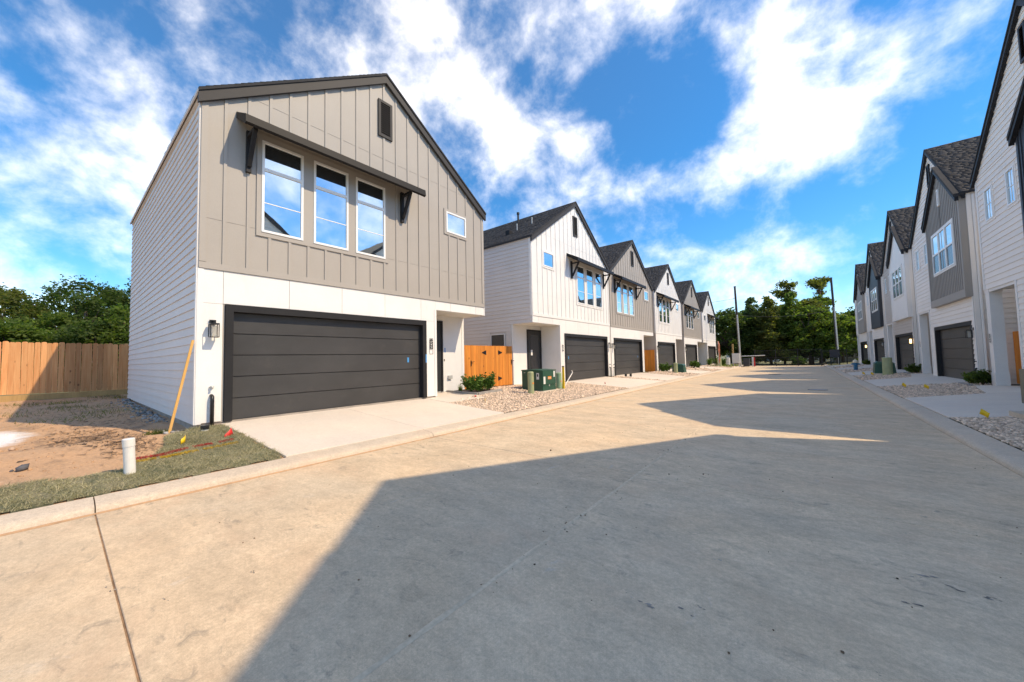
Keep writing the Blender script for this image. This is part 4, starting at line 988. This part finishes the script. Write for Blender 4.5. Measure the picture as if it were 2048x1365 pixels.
# planter by the first house
edging('low stone edging of the planter by the entry of house 6522', [(-10.44, 9.16), (-8.86, 9.17), (-9.02, 10.62)])
ms = MB(); ms.prism([(p[0], p[1], yard(*p)) for p in planterA], [(p[0], p[1], yard(*p)+.05) for p in planterA]); tag(ms.build('mulch_bed', 'mulch'), 'dark mulch in the planter by the entry of house 6522', 'mulch', kind='stuff')
shrub('shrub', 'taller leafy shrub nearest the entry wall of house 6522', -9.35, 9.32, .36, .34, .62, 'leaf_shrub', 620, 41, .06)
shrub('shrub', 'middle leafy shrub in the planter before the orange gate', -9.25, 9.75, .36, .34, .52, 'leaf_shrub', 620, 42, .06)
shrub('shrub', 'right leafy shrub in the planter before the orange gate', -9.30, 10.25, .36, .36, .56, 'leaf_shrub', 680, 43, .06)
def grass_tuft(label, x, y, z, h, n, seed):
    rr = np.random.default_rng(seed); th = rr.uniform(0, 2*PI, n); l = h*rr.uniform(.5, 1, n); ln = rr.uniform(.1, .5, n)*l
    a = np.stack([rr.normal(0, .03, n), rr.normal(0, .03, n), np.zeros(n)], 1); d = np.stack([np.cos(th), np.sin(th), np.zeros(n)], 1); pz = np.stack([-np.sin(th), np.cos(th), np.zeros(n)], 1)*.006
    V = np.stack([a-pz, a+pz, a+d*ln[:, None]+np.array([0, 0, 1])*l[:, None]], 1).reshape(-1, 3); o = fast('grass_tuft', V, np.arange(3*n).reshape(-1, 3), 'leaf_mid'); o.location = (x, y, z); tag(o, label, 'plant')
grass_tuft('small spiky grass tuft against the white entry wall of house 6522', -9.95, 9.35, .37, .32, 90, 5)
# right planters
rlab = ['low shrub by the porch column at the right edge', 'low shrub beside the second right porch', 'low shrub beside the third right porch', 'low shrub beside the fourth right porch']
rlab2 = ['spreading low shrub left of the dark one at right porch', 'spreading low shrub before the second right porch', 'spreading low shrub before the third right porch', 'spreading low shrub before the fourth right porch']
for i in range(1, 5):
    y0 = YR[i]; z = yard(4.75, y0+8.5)
    edging(['low stone edging of the planter at the right edge porch', 'low stone edging before second right porch', 'low stone edging before third right porch', 'low stone edging before fourth right porch'][i-1], [(4.50, y0+8.05), (4.50, y0+9.25)], .06)
    shrub('shrub', 'dark rounded '+rlab[i-1], 4.82, y0+8.35, z+.02, .30, .46, 'leaf_dark', 900, 60+i, .05)
    shrub('shrub', rlab2[i-1], 4.72, y0+8.95, z+.02, .28, .34, 'leaf_mid', 700, 70+i, .05)
# left far shrubs
for i, (x, y, r, lab) in enumerate([(-8.7, 30.35, .38, 'shrub left of the narrow orange gate on the left'), (-8.6, 31.0, .32, 'shrub right of the narrow orange gate on the left'), (-8.4, 39.3, .42, 'shrub between fourth and fifth left garages'), (-8.2, 40.1, .36, 'second shrub between fourth and fifth left garages'), (-8.6, 48.3, .5, 'shrub left of the last left house entry'), (-8.1, 49.6, .55, 'shrub before the last left house entry'), (-7.6, 50.9, .5, 'rightmost shrub before the last left house')]):
    shrub('shrub', lab, x, y, yard(x, y), r, r*1.7, 'leaf_shrub', 420, 80+i, .09)

# transformer
tf = thing('transformer', 'dark green pad mounted transformer cabinet with warning labels on gravel', 'transformer', (-8.0, 11.9, .235))
bx('pad', 'drive_concrete', tf, (-1.08, -.10, -.12), (.10, 1.10, .0))
bd = MB().box((-1.0, .0, .001), (-.02, 1.0, .79)).build('cabinet', 'transformer_green', tf)
lid = MB().prism([(-1.02, -.02, .79), (.015, -.02, .79), (.015, -.02, .81), (-.5, -.02, .845), (-1.02, -.02, .83)], [(-1.02, 1.02, .79), (.015, 1.02, .79), (.015, 1.02, .81), (-.5, 1.02, .845), (-1.02, 1.02, .83)]).build('lid', 'transformer_green', tf)
dr = MB().box((-.019, .02, .235), (.012, .98, .785)).build('door', 'transformer_green', tf)
MB().box((-.019, .02, .01), (.004, .98, .215)).build('lower_panel', 'transformer_green', tf)
MB().box((.004, .44, .17), (.03, .48, .235)).build('padlock', 'galvanised', dr)
MB().box((.0125, .07, .27), (.0145, .20, .56)).build('label', 'paper', dr); MB().box((.0125, .80, .52), (.0145, .91, .76)).build('label', 'paper', dr); MB().box((.0125, .38, .44), (.0145, .64, .56)).build('label', 'orange_label', dr)
text_mesh('DANGER', .05, lambda a, c: (.0152, .40+a, .475+c), 'paper', 'lettering', dr)
lbl = MB().box((-.28, -.0025, .45), (-.155, -.0005, .70)).build('label', 'paper', tf); MB().box((-.25, -.004, .56), (-.19, -.003, .66)).build('pictogram', 'number_black', lbl)
for yy in (-.86, -.55): MB().box((yy-.035, -.012, .70), (yy+.035, -.001, .725)).build('lifting_lug', 'galvanised', tf)
def pedestal(label, x, y, h, r, mat, z=None):
    z = yard(x, y) if z is None else z
    o = thing('utility_pedestal', label, 'pedestal', (x, y, z)); MB().lathe([(r*1.06, -.05), (r*1.06, .10), (r, .105), (r*.97, h-.05), (r, h-.045), (r*.98, h-.01), (r*.7, h+.015), (r*.2, h+.02)], seg=20).build('housing', mat, o, smooth=False)
    MB().lathe([(r*1.02, h*.86), (r*1.02, h*.87)], seg=20).build('band', mat, o)
    if y < 20: MB().box((r*.80, -.045, h*.45), (r*.985, .045, h*.52)).build('sticker', 'orange_label', o)
    return o
pedestal('cream green round utility pedestal in front of the green transformer', -7.95, 11.05, .80, .115, 'pedestal_green')
pedestal('mint green ribbed utility pedestal behind the green transformer', -8.1, 13.30, .66, .12, 'pedestal_mint')
mk = thing('marker_post', 'yellow gas marker post right of the green transformer', 'marker post', (-7.95, 13.42, yard(-7.95, 13.4)))
MB().prism([(-.05, -.03, -.05), (.05, -.03, -.05), (.05, .03, -.05), (-.05, .03, -.05)], [(-.045, -.01+.0, .92), (.045, -.01, .92), (.045, .02, .92), (-.045, .02, .92)]).build('post', 'yellow_plastic', mk); MB().box((-.048, -.014, .92), (.048, .024, .965)).build('cap', 'olive_metal', mk)
cn = MB().tube([(0, 0, -.05), (.0, .15, .12), (0.0, .60, .46), (0, .78, .60), (0, .80, .66), (0, .74, .70)], .022, 8).build('conduit', 'pvc', None, (-8.0, 13.5, .24), smooth=True); tag(cn, 'bent pale conduit sticking out behind the yellow marker post', 'conduit')
# flags
def flag(label, x, y, col, h=.22, z=None, rz=.6, fs=.075):
    z = (max(yard(x, y), lot(x, y)) if x < -6 and y < 2.3 else yard(x, y)) if z is None else z
    o = thing('utility_flag', label, 'flag', (x, y, z), None, rz); o.rotation_euler = (0, random.uniform(.15, .45), rz); MB().tube([(0, 0, -.02), (.01, .0, h)], .0025, 5).build('wire', 'galvanised', o)
    V = []; n = 6
    for k in range(n):
        u = k/(n-1); V += [(.01+fs*1.15*u, .025*math.sin(u*5)*u, h-fs-.35*fs*u), (.01+fs*1.15*u, .025*math.sin(u*5+.5)*u, h-.45*fs*u)]
    f_ = fast('flag', V, [(2*k, 2*k+2, 2*k+3, 2*k+1) for k in range(n-1)], col, o); md = f_.modifiers.new('t', 'SOLIDIFY'); md.thickness = .001
flag('red utility flag at the turf corner by the first driveway', -8.16, 2.05, 'red_plastic', .17, rz=-.9, fs=.15)
flag('yellow utility flag in the turf near the white pipe', -8.10, 1.38, 'yellow_plastic', .15, rz=-.5, fs=.11)
flag('yellow utility flag in gravel by the first driveway corner', -7.69, 8.21, 'yellow_plastic', .16, rz=-.4)
flag('small red flag in gravel near the entry walk', -8.21, 8.30, 'red_plastic', .17, rz=1.6, fs=.05)
flag('red utility flag on the second left driveway edge', -7.3, 16.0, 'red_plastic', .2, rz=-.4)
flag('yellow utility flag nearest the right edge', 2.68, 11.55, 'yellow_plastic', .24, rz=-.5, fs=.11)
flag('yellow utility flag in the gravel wedge closer to the porch', 3.12, 18.2, 'yellow_plastic', .26, rz=-.5, fs=.11)
flag('yellow utility flag in the gravel wedge by the right kerb', 2.79, 19.6, 'yellow_plastic', .26, rz=-.5, fs=.11)
flag('yellow utility flag beside the small right transformer', 2.95, 28.7, 'yellow_plastic', .26, rz=-.5, fs=.12)
flag('farther yellow utility flag by the right kerb', 2.7, 29.8, 'yellow_plastic', .26, rz=-.5, fs=.12)
# PVC pipe, stick, cap
pv = thing('pvc_pipe', 'white capped plastic pipe standing in the turf strip', 'pipe', (-6.86, .625, .16)); MB().lathe([(.056, -.08), (.056, .35), (.061, .352), (.061, .445), (.056, .45), (.042, .452)], seg=24).build('pipe', 'pvc', pv, smooth=False)
pv.rotation_euler = (0.05, .02, 0)
st = MB().hexa([(-.02, -.02, 0), (.02, -.02, 0), (.02, .02, 0), (-.02, .02, 0), (-.055, .30, 1.76), (-.015, .30, 1.76), (-.015, .34, 1.76), (-.055, .34, 1.76)]).build('wooden_stake', 'stick_wood', None, (-9.25, 1.33, .27)); tag(st, 'orange wooden stake leaning on the corner of house 6522', 'stake')
cp = thing('cleanout_pipe', 'short white cleanout pipe with black cap by the garage corner', 'pipe', (-8.80, 1.76, .29)); MB().lathe([(.055, -.1), (.055, .05)], seg=18).build('pipe', 'pvc', cp); MB().lathe([(.066, .05), (.066, .12), (.05, .125)], seg=18).build('cap', 'black_metal', cp)
# cleanouts by the third house
for i, yy in enumerate((22.45, 22.75)):
    o = thing('cleanout_pipe', 'left black cleanout cap before the third left garage' if i == 0 else 'right black cleanout cap before the third left garage', 'pipe', (-8.75+.2*i, yy, yard(-8.7, yy))); MB().lathe([(.07, -.05), (.07, .16), (.05, .17)], seg=14).build('cap', 'black_metal', o)
# pedestals on the left, further on
pedestal('green round pedestal at the third gravel strip on the left', -7.6, 29.6, .78, .14, 'pedestal_green')
def small_tf(label, x, y, z, mat='transformer_green'):
    o = thing('transformer', label, 'transformer', (x, y, z)); MB().prism([(-.45, -.4, 0), (.45, -.4, 0), (.40, -.35, .55), (-.40, -.35, .62)], [(-.45, .4, 0), (.45, .4, 0), (.40, .35, .55), (-.40, .35, .62)]).build('cabinet', mat, o); MB().box((-.5, -.45, -.1), (.5, .45, .0)).build('pad', 'drive_concrete', o)
    MB().prism([(-.43, -.38, .56), (.43, -.38, .56), (.3, -.3, .66), (-.3, -.3, .70)], [(-.43, .38, .56), (.43, .38, .56), (.3, .3, .66), (-.3, .3, .70)]).build('lid', mat, o)
small_tf('small dark green cabinet beside the third left pedestal', -7.7, 31.0, yard(-7.7, 31))
small_tf('small green transformer on the right gravel behind a pedestal', 3.75, 30.4, yard(3.75, 30.4)+.05)
pedestal('pale green round pedestal before the small right transformer', 3.70, 28.9, .98, .21, 'pedestal_green')
# steel cabinet at the right edge
cb = thing('meter_cabinet', 'weathered olive utility cabinet with red striped label at the right edge', 'cabinet', (3.34, 11.75, yard(3.34, 11.75)))
bx('pad', 'kerb_concrete', cb, (-.12, -.5, -.1), (1.0, .3, .10)); MB().box((.14, -.12, .10), (.20, -.06, .30)).box((.58, -.12, .10), (.64, -.06, .30)).build('stand', 'galvanised', cb)
MB().box((-.0, -.30, .28), (.75, .12, .95)).build('cabinet', 'olive_metal', cb); MB().box((.015, -.304, .34), (.28, -.3015, .54)).build('label', 'paper', cb); MB().box((.015, -.304, .545), (.28, -.3015, .575)).build('label_stripe', 'red_label', cb); MB().box((.04, -.307, .45), (.07, -.3045, .52)).build('label_mark', 'number_black', cb)
# fire hydrant
hy = thing('fire_hydrant', 'blue fire hydrant with cream bonnet beside the right kerb', 'fire hydrant', (3.1, 37.2, yard(3.1, 37.2)))
MB().lathe([(.17, -.1), (.17, .06), (.12, .07), (.12, .42), (.16, .43), (.16, .48), (.13, .49), (.13, .58)], seg=18).build('barrel', 'hydrant_blue', hy)
MB().lathe([(.16, .58), (.165, .62), (.15, .70), (.10, .77), (.04, .80), (.04, .86), (.02, .865)], seg=18).build('bonnet', 'hydrant_cap', hy)
for d in ((-1, 0), (1, 0)): MB().tube([(d[0]*.10, 0, .50), (d[0]*.22, 0, .50)], .06, 12).build('outlet', 'hydrant_blue', hy); 
MB().tube([(0, -.10, .36), (0, -.24, .36)], .085, 14).build('outlet', 'hydrant_blue', hy)

# ------------------------------------------------------------------ end of the street
zE = zr(56)
def utility_pole(label, x, y, h, cond, lean):
    o = thing('utility_pole', label, 'utility pole', (x, y, zr(y)+.05)); MB().tube([(0, 0, -.3), (lean*.5, 0, h*.5), (lean, 0, h)], [.15, .13, .11], 10).build('pole', 'pole_dark', o)
    MB().tube([(.05+.0, -.19, 0), (lean*cond/h+.05, -.18, cond)], .075, 8).build('riser_conduit', 'galvanised', o)
    MB().tube([(lean-.0, -.0, h), (lean, 0, h+.12)], .13, 8).build('pole_cap', 'far_dark', o)
    MB().box((lean*.9-.25, -.05, h*.86), (lean*.9+.06, .05, h*.86+.05)).build('insulator_arm', 'galvanised', o)
    return o
utility_pole('left utility pole with pale riser, beside the white cabinet', -5.95, 52.6, 9.9, 6.4, -.2); utility_pole('right utility pole with pale riser, left of the right houses', 3.55, 61.0, 10.9, 7.2, -.2)
def wire(a, b, sag, label):
    n = 16; P_ = [Vector(a).lerp(Vector(b), k/n)-Vector((0, 0, sag*4*(k/n)*(1-k/n))) for k in range(n+1)]; tag(MB().tube(P_, .02, 4).build('overhead_wire', 'iron'), label, 'wire')
wire((-6.3, 52.6, 8.4), (-60, 58, 8.2), .8, 'overhead wire running left from the left utility pole'); wire((3.1, 61, 6.8), (-6.2, 52.7, 6.4), .5, 'overhead wire between the two utility poles')
cbw = thing('electric_cabinet', 'pale electrical cabinet mounted at the left utility pole', 'cabinet', (-6.2, 51.4, zr(51)+.05)); MB().box((-.45, -.2, .45), (.35, .2, 1.65)).build('cabinet', 'cabinet_white', cbw); MB().box((-.40, -.1, -.1), (-.3, .1, .45)).box((.2, -.1, -.1), (.3, .1, .45)).build('stand', 'galvanised', cbw); MB().box((-.06, -.215, .5), (-.045, -.201, 1.6)).build('door_seam', 'galvanised', cbw)
pedestal('pale grey box pedestal left of the wooden post', -7.5, 54.2, .95, .24, 'cabinet_white')
pedestal('pale green pedestal in the grass before the last left house', -7.4, 47.2, .95, .22, 'pedestal_green')
pw = MB().tube([(0, 0, -.1), (0, 0, 3.0)], .10, 8).build('wooden_post', 'post_wood', None, (-7.2, 56.5, zE)); tag(pw, 'plain wooden post left of the pale electrical cabinet', 'post')
# gate operator post and arm
ba = thing('barrier_post', 'red and white post with a pale horizontal bar by the gate', 'barrier', (-4.9, 55.2, zE)); MB().box((-.10, -.1, 0), (.10, .1, 1.2)).build('post', 'cabinet_white', ba); MB().box((.101, -.1, 0), (.22, .1, 1.15)).build('reflector', 'red_plastic', ba); MB().tube([(-1.2, 0, 1.32), (1.3, 0, 1.38)], .05, 8).build('arm', 'cabinet_white', ba)
tr_ = thing('waste_bin', 'dark wheeled bin beside the pale electrical cabinet', 'bin', (-5.5, 54.4, zE)); MB().prism([(-.3, -.35, .05), (.3, -.35, .05), (.3, .35, .05), (-.3, .35, .05)], [(-.36, -.42, 1.0), (.36, -.42, 1.0), (.36, .42, 1.0), (-.36, .42, 1.0)]).build('body', 'charcoal_board', tr_); MB().box((-.38, -.45, 1.0), (.38, .45, 1.07)).build('lid', 'charcoal_board', tr_)
for yy in (-.3, .3): MB().tube([(-.33, yy, .1), (-.25, yy, .1)], .1, 10).build('wheel', 'black_metal', tr_)
bn_ = thing('feather_banner', 'tall red and orange feather banner beside the last left house', 'banner', (-7.3, 46.2, yard(-7.3, 46))); MB().tube([(0, 0, 0), (0, 0, 2.9)], .02, 6).build('pole', 'cabinet_white', bn_)
V = []; 
for k in range(14): u = k/13; wv = .18*math.sin(min(1, u*3+.25)*PI/2)*(1 if u < .85 else 1-(u-.85)*4); V += [(0, .05*math.sin(u*7), .5+2.4*u), (wv, .05*math.sin(u*7+1), .45+2.4*u)]
fb = fast('banner_cloth', V, [(2*k, 2*k+1, 2*k+3, 2*k+2) for k in range(13)], 'banner', bn_); fb.modifiers.new('t', 'SOLIDIFY').thickness = .004
# iron gate and fence across the street end
def iron_fence(label, x0, x1, y, name, h=2.05):
    o = thing(name, label, 'gate' if 'gate' in name else 'fence', (x0, y, zr(y))); L_ = x1-x0
    for z in (.12, h*.5 if 'gate' in name else h-.25, h-.06): MB().box((0, -.02, z), (L_, .02, z+.045)).build('rail', 'iron', o)
    k = 0
    while k*2.2 <= L_+.01: MB().box((k*2.2-.04, -.04, -.05), (k*2.2+.04, .04, h+.1)).build('post', 'iron', o); k += 1
    mb = MB(); x = .12
    while x < L_: mb.box((x-.009, -.009, .13), (x+.009, .009, h-.05)); x += .125
    tag(mb.build('pickets', 'iron', o), kind='stuff')
iron_fence('black iron sliding gate across the far end of the street', -4.8, 1.8, 57.0, 'iron_gate'); iron_fence('black iron fence right of the far gate', 1.95, 11, 58.2, 'iron_fence', 1.9)
mh = thing('gate_operator', 'dark mailbox sized operator box right of the gate', 'operator box', (2.2, 56.2, zE)); MB().box((.36, -.05, 0), (.46, .05, 1.0)).build('post', 'iron', mh); MB().box((1.1, -.05, 0), (1.2, .05, 1.0)).build('post', 'iron', mh); MB().box((.35, -.25, 1.0), (1.2, .25, 1.9)).build('box', 'far_dark', mh)
# grey-roofed bungalow beyond the gate, a pale house behind the trees
def bungalow(label, x0, x1, y0, y1, wall, roof, hw=2.5, hr=4.3, hip=2.0):
    o = thing('bungalow', label, 'house', ((x0+x1)/2, y0, zE)); w2 = (x1-x0)/2; d = y1-y0
    MB().box((-w2, 0, -.3), (w2, d, hw)).build('wall', wall, o)
    mb = MB(); e = .5; mb.v = [(-w2-e, -e, hw), (w2+e, -e, hw), (w2+e, d+e, hw), (-w2-e, d+e, hw), (-w2+hip, d/2, hr), (w2-hip, d/2, hr)]; mb.f = [(0, 1, 5, 4), (1, 2, 5), (2, 3, 4, 5), (3, 0, 4), (0, 3, 2, 1)]; rf = mb.build('roof', roof, o)
    MB().box((-w2-e, -e-.03, hw-.15), (w2+e, -e, hw+.05)).build('fascia', 'cabinet_white', rf)
    for k in range(3):
        xx = -w2+(k+.5)*2*w2/3; wn_ = MB().box((xx-.55, -.04, .8), (xx+.55, -.005, 2.0)).build('window', 'vinyl', o); MB().box((xx-.48, -.05, .87), (xx+.48, -.041, 1.93)).build('pane', 'screened_glass', wn_)
    return o
bb = bungalow('grey walled bungalow with tan hip roof right of the far gate', 3.6, 13.5, 70, 80, 'far_wall', 'roof_tan', 2.6, 5.1, 4.2)
MB().box((-3.8, -2.2, 2.05), (4.9, -.01, 2.55)).build('porch_canopy', 'far_dark', bb); 
for xx in (-3.7, -.8, 2.0, 4.8): MB().box((xx-.09, -2.15, -.2), (xx+.09, -1.97, 2.05)).build('porch_post', 'far_wall', bb)
bungalow('pale low house glimpsed behind the trees past the gate', -13, -3.5, 92, 100, 'cabinet_white', 'far_dark', 2.3, 4.0); bungalow('small dark gabled house glimpsed right of centre past the gate', -2.0, 4.0, 98, 106, 'far_wall', 'far_dark', 2.2, 4.0)
# lawn patch by last left house
P = rng.uniform((-8.5, 47), (-6.3, 56), (5000, 2)); n = len(P); th = rng.uniform(0, PI, n); hh = rng.uniform(.05, .14, n); z0 = np.array([yard(x, y) for x, y in P])
V = np.stack([np.stack([P[:, 0]-np.cos(th)*.02, P[:, 1], z0], 1), np.stack([P[:, 0]+np.cos(th)*.02, P[:, 1], z0], 1), np.stack([P[:, 0], P[:, 1]+rng.normal(0, .04, n), z0+hh], 1)], 1).reshape(-1, 3)
tag(fast('grass_patch', V, np.arange(3*n).reshape(-1, 3), 'leaf_mid'), 'green grass patch between the last left house and the pole', 'grass', kind='stuff')

# ------------------------------------------------------------------ trees
def tree(label, x, y, z, h, r, mat, n, seed, lsz, style='round', base=.12, trunk=.2):
    rr = np.random.default_rng(seed); o = thing('tree', label, 'tree', (x, y, z)); mb = MB(); C_ = []; R_ = []
    if style == 'conifer':
        mb.tube([(0, 0, -.2), (0, 0, h*.95)], [trunk, .03], 8); nl = 44
        for k in range(nl*4):
            u = rr.uniform(base, 1)**.9; zz = h*u; rad = r*(1-u)**.62*rr.uniform(.55, 1.2)+.1; th = rr.uniform(0, 2*PI); m_ = rr.uniform(.35, 1)
            C_.append((math.cos(th)*rad*m_, math.sin(th)*rad*m_, zz-rad*.12)); R_.append(.22+.26*(1-u)*r*.5)
        for k in range(14):
            u = rr.uniform(base, .85); th = rr.uniform(0, 2*PI); q = r*(1-u)**.8*.8; mb.tube([(0, 0, h*u), (math.cos(th)*q, math.sin(th)*q, h*u+.1)], [.04, .015], 5)
    elif style == 'pine':
        mb.tube([(0, 0, -.2), (.1, .0, h*.5), (0, 0, h*.92)], [trunk, trunk*.7, .05], 8)
        for k in range(11):
            th = rr.uniform(0, 2*PI); q = r*rr.uniform(.25, 1); zz = h*rr.uniform(.82, 1); mb.tube([(0, 0, h*.78), (math.cos(th)*q*.6, math.sin(th)*q*.6, zz-.3), (math.cos(th)*q, math.sin(th)*q, zz)], [.06, .04, .02], 5); C_.append((math.cos(th)*q, math.sin(th)*q, zz)); R_.append(r*rr.uniform(.18, .34))
    else:
        mb.tube([(0, 0, -.2), (.1, .05, h*.35), (0, 0, h*.7)], [trunk, trunk*.8, trunk*.35], 8); nc = int(80*(r/3)**1.3)+30
        for k in range(nc):
            th = rr.uniform(0, 2*PI); ph = rr.uniform(-.75, 1); q = r*math.sqrt(max(0, 1-ph*ph))*rr.uniform(.55, 1.08); zz = h*(base+(1-base)*(.5+.5*ph*rr.uniform(.85, 1.0)))
            c = (math.cos(th)*q, math.sin(th)*q, zz-.3); C_.append(c); R_.append(r*rr.uniform(.07, .20))
            if k % 4 == 0: mb.tube([(0, 0, h*rr.uniform(.25, .55)), (c[0]*.5, c[1]*.5, (c[2]+h*.45)/2), c], [trunk*.4, trunk*.22, .02], 5)
    mb.build('trunk', 'bark', o, smooth=True)
    C_ = np.array(C_); R_ = np.array(R_); k = rr.choice(len(C_), n, p=R_**2/np.sum(R_**2)); d = rr.normal(0, 1, (n, 3)); d /= np.linalg.norm(d, axis=1)[:, None]
    p = C_[k]+rr.normal(0, .62, (n, 3))*R_[k][:, None]*np.array([1.1, 1.1, .8]); p[:, 2] = np.maximum(p[:, 2], .1)
    leaves('crown', p, lsz, mat, o, rr)
TL = [(-38, 5.0, 8.3, 3.0, 'leaf_dark', 'round', 'rounded dark tree partly behind the near house'), (-40, 1.2, 7.8, 3.2, 'leaf_dark', 'round', 'tallest spreading tree behind the cedar fence'), (-34, 3.4, 5.6, 2.4, 'leaf_mid', 'round', 'bright green bushy tree low behind the cedar fence'), (-41, -2.4, 7.0, 2.4, 'leaf_olive', 'round', 'loose olive tree behind the cedar fence'), (-37, -.4, 5.0, 2.2, 'leaf_mid', 'round', 'low leafy tree in the middle behind the cedar fence'), (-39, -4.6, 6.3, 2.5, 'leaf_olive', 'round', 'leftmost tree behind the cedar fence, cut by the frame'), (-35, -3.2, 4.6, 2.2, 'leaf_blue', 'round', 'low grey green tree behind the left of the cedar fence'), (-46, 2.6, 8.2, 2.2, 'leaf_olive', 'round', 'thin topped tree behind the tallest tree of the fence'), (-36, 5.6, 5.4, 2.3, 'leaf_dark', 'round', 'dark low tree by the near house behind the fence')]
for i, (x, y, h, r, mtl, sty, lab) in enumerate(TL): tree(lab, x, y, .3, h, r, mtl, 11000, 200+i, .115, sty, .02)
TLX = [(-33, -1.6, 3.9, 1.9, 'leaf_mid', 'round', 'low bright bush rising over the middle of the cedar fence'), (-33.5, 1.6, 4.3, 2.0, 'leaf_dark', 'round', 'low dark bush rising over the cedar fence'), (-34, -5.2, 4.2, 2.0, 'leaf_blue', 'round', 'low bush over the left end of the cedar fence'), (-43, .2, 7.4, 2.6, 'leaf_dark', 'round', 'dark tree filling the gap behind the cedar fence'), (-44, -5.4, 7.0, 3.0, 'leaf_dark', 'round', 'dark tree far left behind the cedar fence')]
for i, (x, y, h, r, mtl, sty, lab) in enumerate(TLX): tree(lab, x, y, .3, h, r, mtl, 10000, 250+i, .10, sty, .0)
TE = [(-13.0, 74, 8.0, 3.6, 'leaf_mid', 'round', 'bright green tree right of the last left house', 9000, .24),
      (-8.8, 66, 8.6, 3.4, 'leaf_dark', 'round', 'dark tree behind the left utility pole', 11000, .22),
      (-5.9, 68, 10.3, 3.3, 'leaf_blue', 'conifer', 'pointed conifer left of the flat topped pine', 12000, .2),
      (-3.6, 66, 10.1, 3.5, 'leaf_olive', 'conifer', 'broad conifer left of centre past the gate', 14000, .2),
      (-1.2, 80, 13.9, 2.0, 'leaf_olive', 'pine', 'tall flat topped pine rising over the conifers', 1900, .22),
      (-.9, 67, 10.4, 3.6, 'leaf_mid', 'conifer', 'pointed green conifer in the middle past the gate', 14000, .2),
      (1.2, 70, 10.0, 3.0, 'leaf_olive', 'round', 'olive tree in the middle behind the gate', 11000, .22),
      (2.8, 78, 13.7, 1.6, 'leaf_olive', 'pine', 'leaning pine right of the flat topped one', 1800, .22),
      (-7.2, 73, 9.0, 3.4, 'leaf_mid', 'round', 'mid green tree between pole and pointed conifer', 9000, .24), (-2.2, 74, 9.6, 3.6, 'leaf_olive', 'round', 'wide olive tree behind the conifers', 10000, .24), (.9, 66, 8.4, 3.0, 'leaf_mid', 'round', 'leafy tree right of the middle conifer', 9000, .22),
      (2.2, 72, 10.6, 2.2, 'leaf_mid', 'round', 'tall slim tree below the right pine', 7000, .22),
      (4.3, 66, 6.6, 2.8, 'leaf_mid', 'round', 'low spreading tree beside the right utility pole', 8000, .22),
      (9.5, 92, 9.8, 4.4, 'leaf_dark', 'round', 'dark rounded tree behind the tan roofed bungalow', 11000, .26),
      (14, 88, 9.0, 3.8, 'leaf_dark', 'round', 'dark tree behind the last right house', 6000, .26),
      (-18, 84, 8.5, 4.0, 'leaf_mid', 'round', 'light green tree far left behind the last left house', 7000, .26),
      (-11, 96, 8.0, 4.2, 'leaf_dark', 'round', 'dark backing tree deep behind the left pole', 8000, .3),
      (-4, 110, 9.0, 5.0, 'leaf_dark', 'round', 'dark backing tree deep behind the gate', 8000, .34),
      (6, 112, 9.0, 5.0, 'leaf_dark', 'round', 'dark backing tree deep behind the right pole', 8000, .34),
      (5.6, 60.5, 1.2, .7, 'leaf_mid', 'round', 'small bush behind the iron fence on the right', 900, .1),
      (-.5, 62, 1.5, .9, 'leaf_shrub', 'round', 'sunlit bush just behind the iron gate', 1200, .1)]
for i, (x, y, h, r, mtl, sty, lab, n, ls) in enumerate(TE): tree(lab, x, y, zE, h, r, mtl, n, 300+i, ls, sty, .10 if sty == 'conifer' else .12)

# marks and debris lying on the street
rs = np.random.default_rng(99)
P = np.concatenate([rs.uniform((-5.8, .3), (1.9, 9), (140, 2)), np.stack([CJ+rs.normal(0, .05, 60), rs.uniform(.5, 8, 60)], 1)])
V, F = stones(P, .006, .5, 77, lambda x, y: zr(y)+.001, .3); tag(fast('road_grit', V, F, 'twig'), 'small leaf bits and grit scattered on the concrete street', 'grit', kind='stuff')

mk_ = [(0.93, 5.3, .05), (0.82, 5.04, .04), (0.64, 4.51, .025), (0.81, 3.64, .035), (0.85, 3.65, .035), (0.6, 3.77, .07), (0.54, 3.69, .04), (0.7, 3.66, .05), (0.49, 3.27, .06), (-0.83, 2.31, .06), (-0.93, 2.34, .03), (-0.62, 2.4, .05), (-0.53, 2.49, .04), (-0.55, 3.12, .05), (-3.83, .28, .04), (-3.35, .48, .025), (.23, 2.49, .02), (-.82, 6.95, .04), (.53, 4.82, .03), (-3.24, .95, .025)]
V = []; F = []
for (x, y, r) in mk_:
    for q in range(3):
        cx_, cy_ = x+rs.normal(0, r*.7), y+rs.normal(0, r*.35); n0 = len(V); k = 9; a0 = rs.uniform(0, 6); rr_ = r*rs.uniform(.08, .38)
        for i in range(k): a = a0+2*PI*i/k; q_ = rr_*rs.uniform(.45, 1.1); X, Y = cx_+math.cos(a)*q_*1.5, cy_+math.sin(a)*q_*.6; V.append((X, Y, zr(Y)+.0022))
        F += [(n0, n0+i, n0+i+1) for i in range(1, k-1)]
pm('tar', (.27, .235, .20), .8, .2, 30, .2, 80, isl=.5, bmp=.3)
tag(fast('tar_marks', V, F, 'tar'), 'small dark scuffs and tar marks on the concrete street', 'marks', kind='stuff')
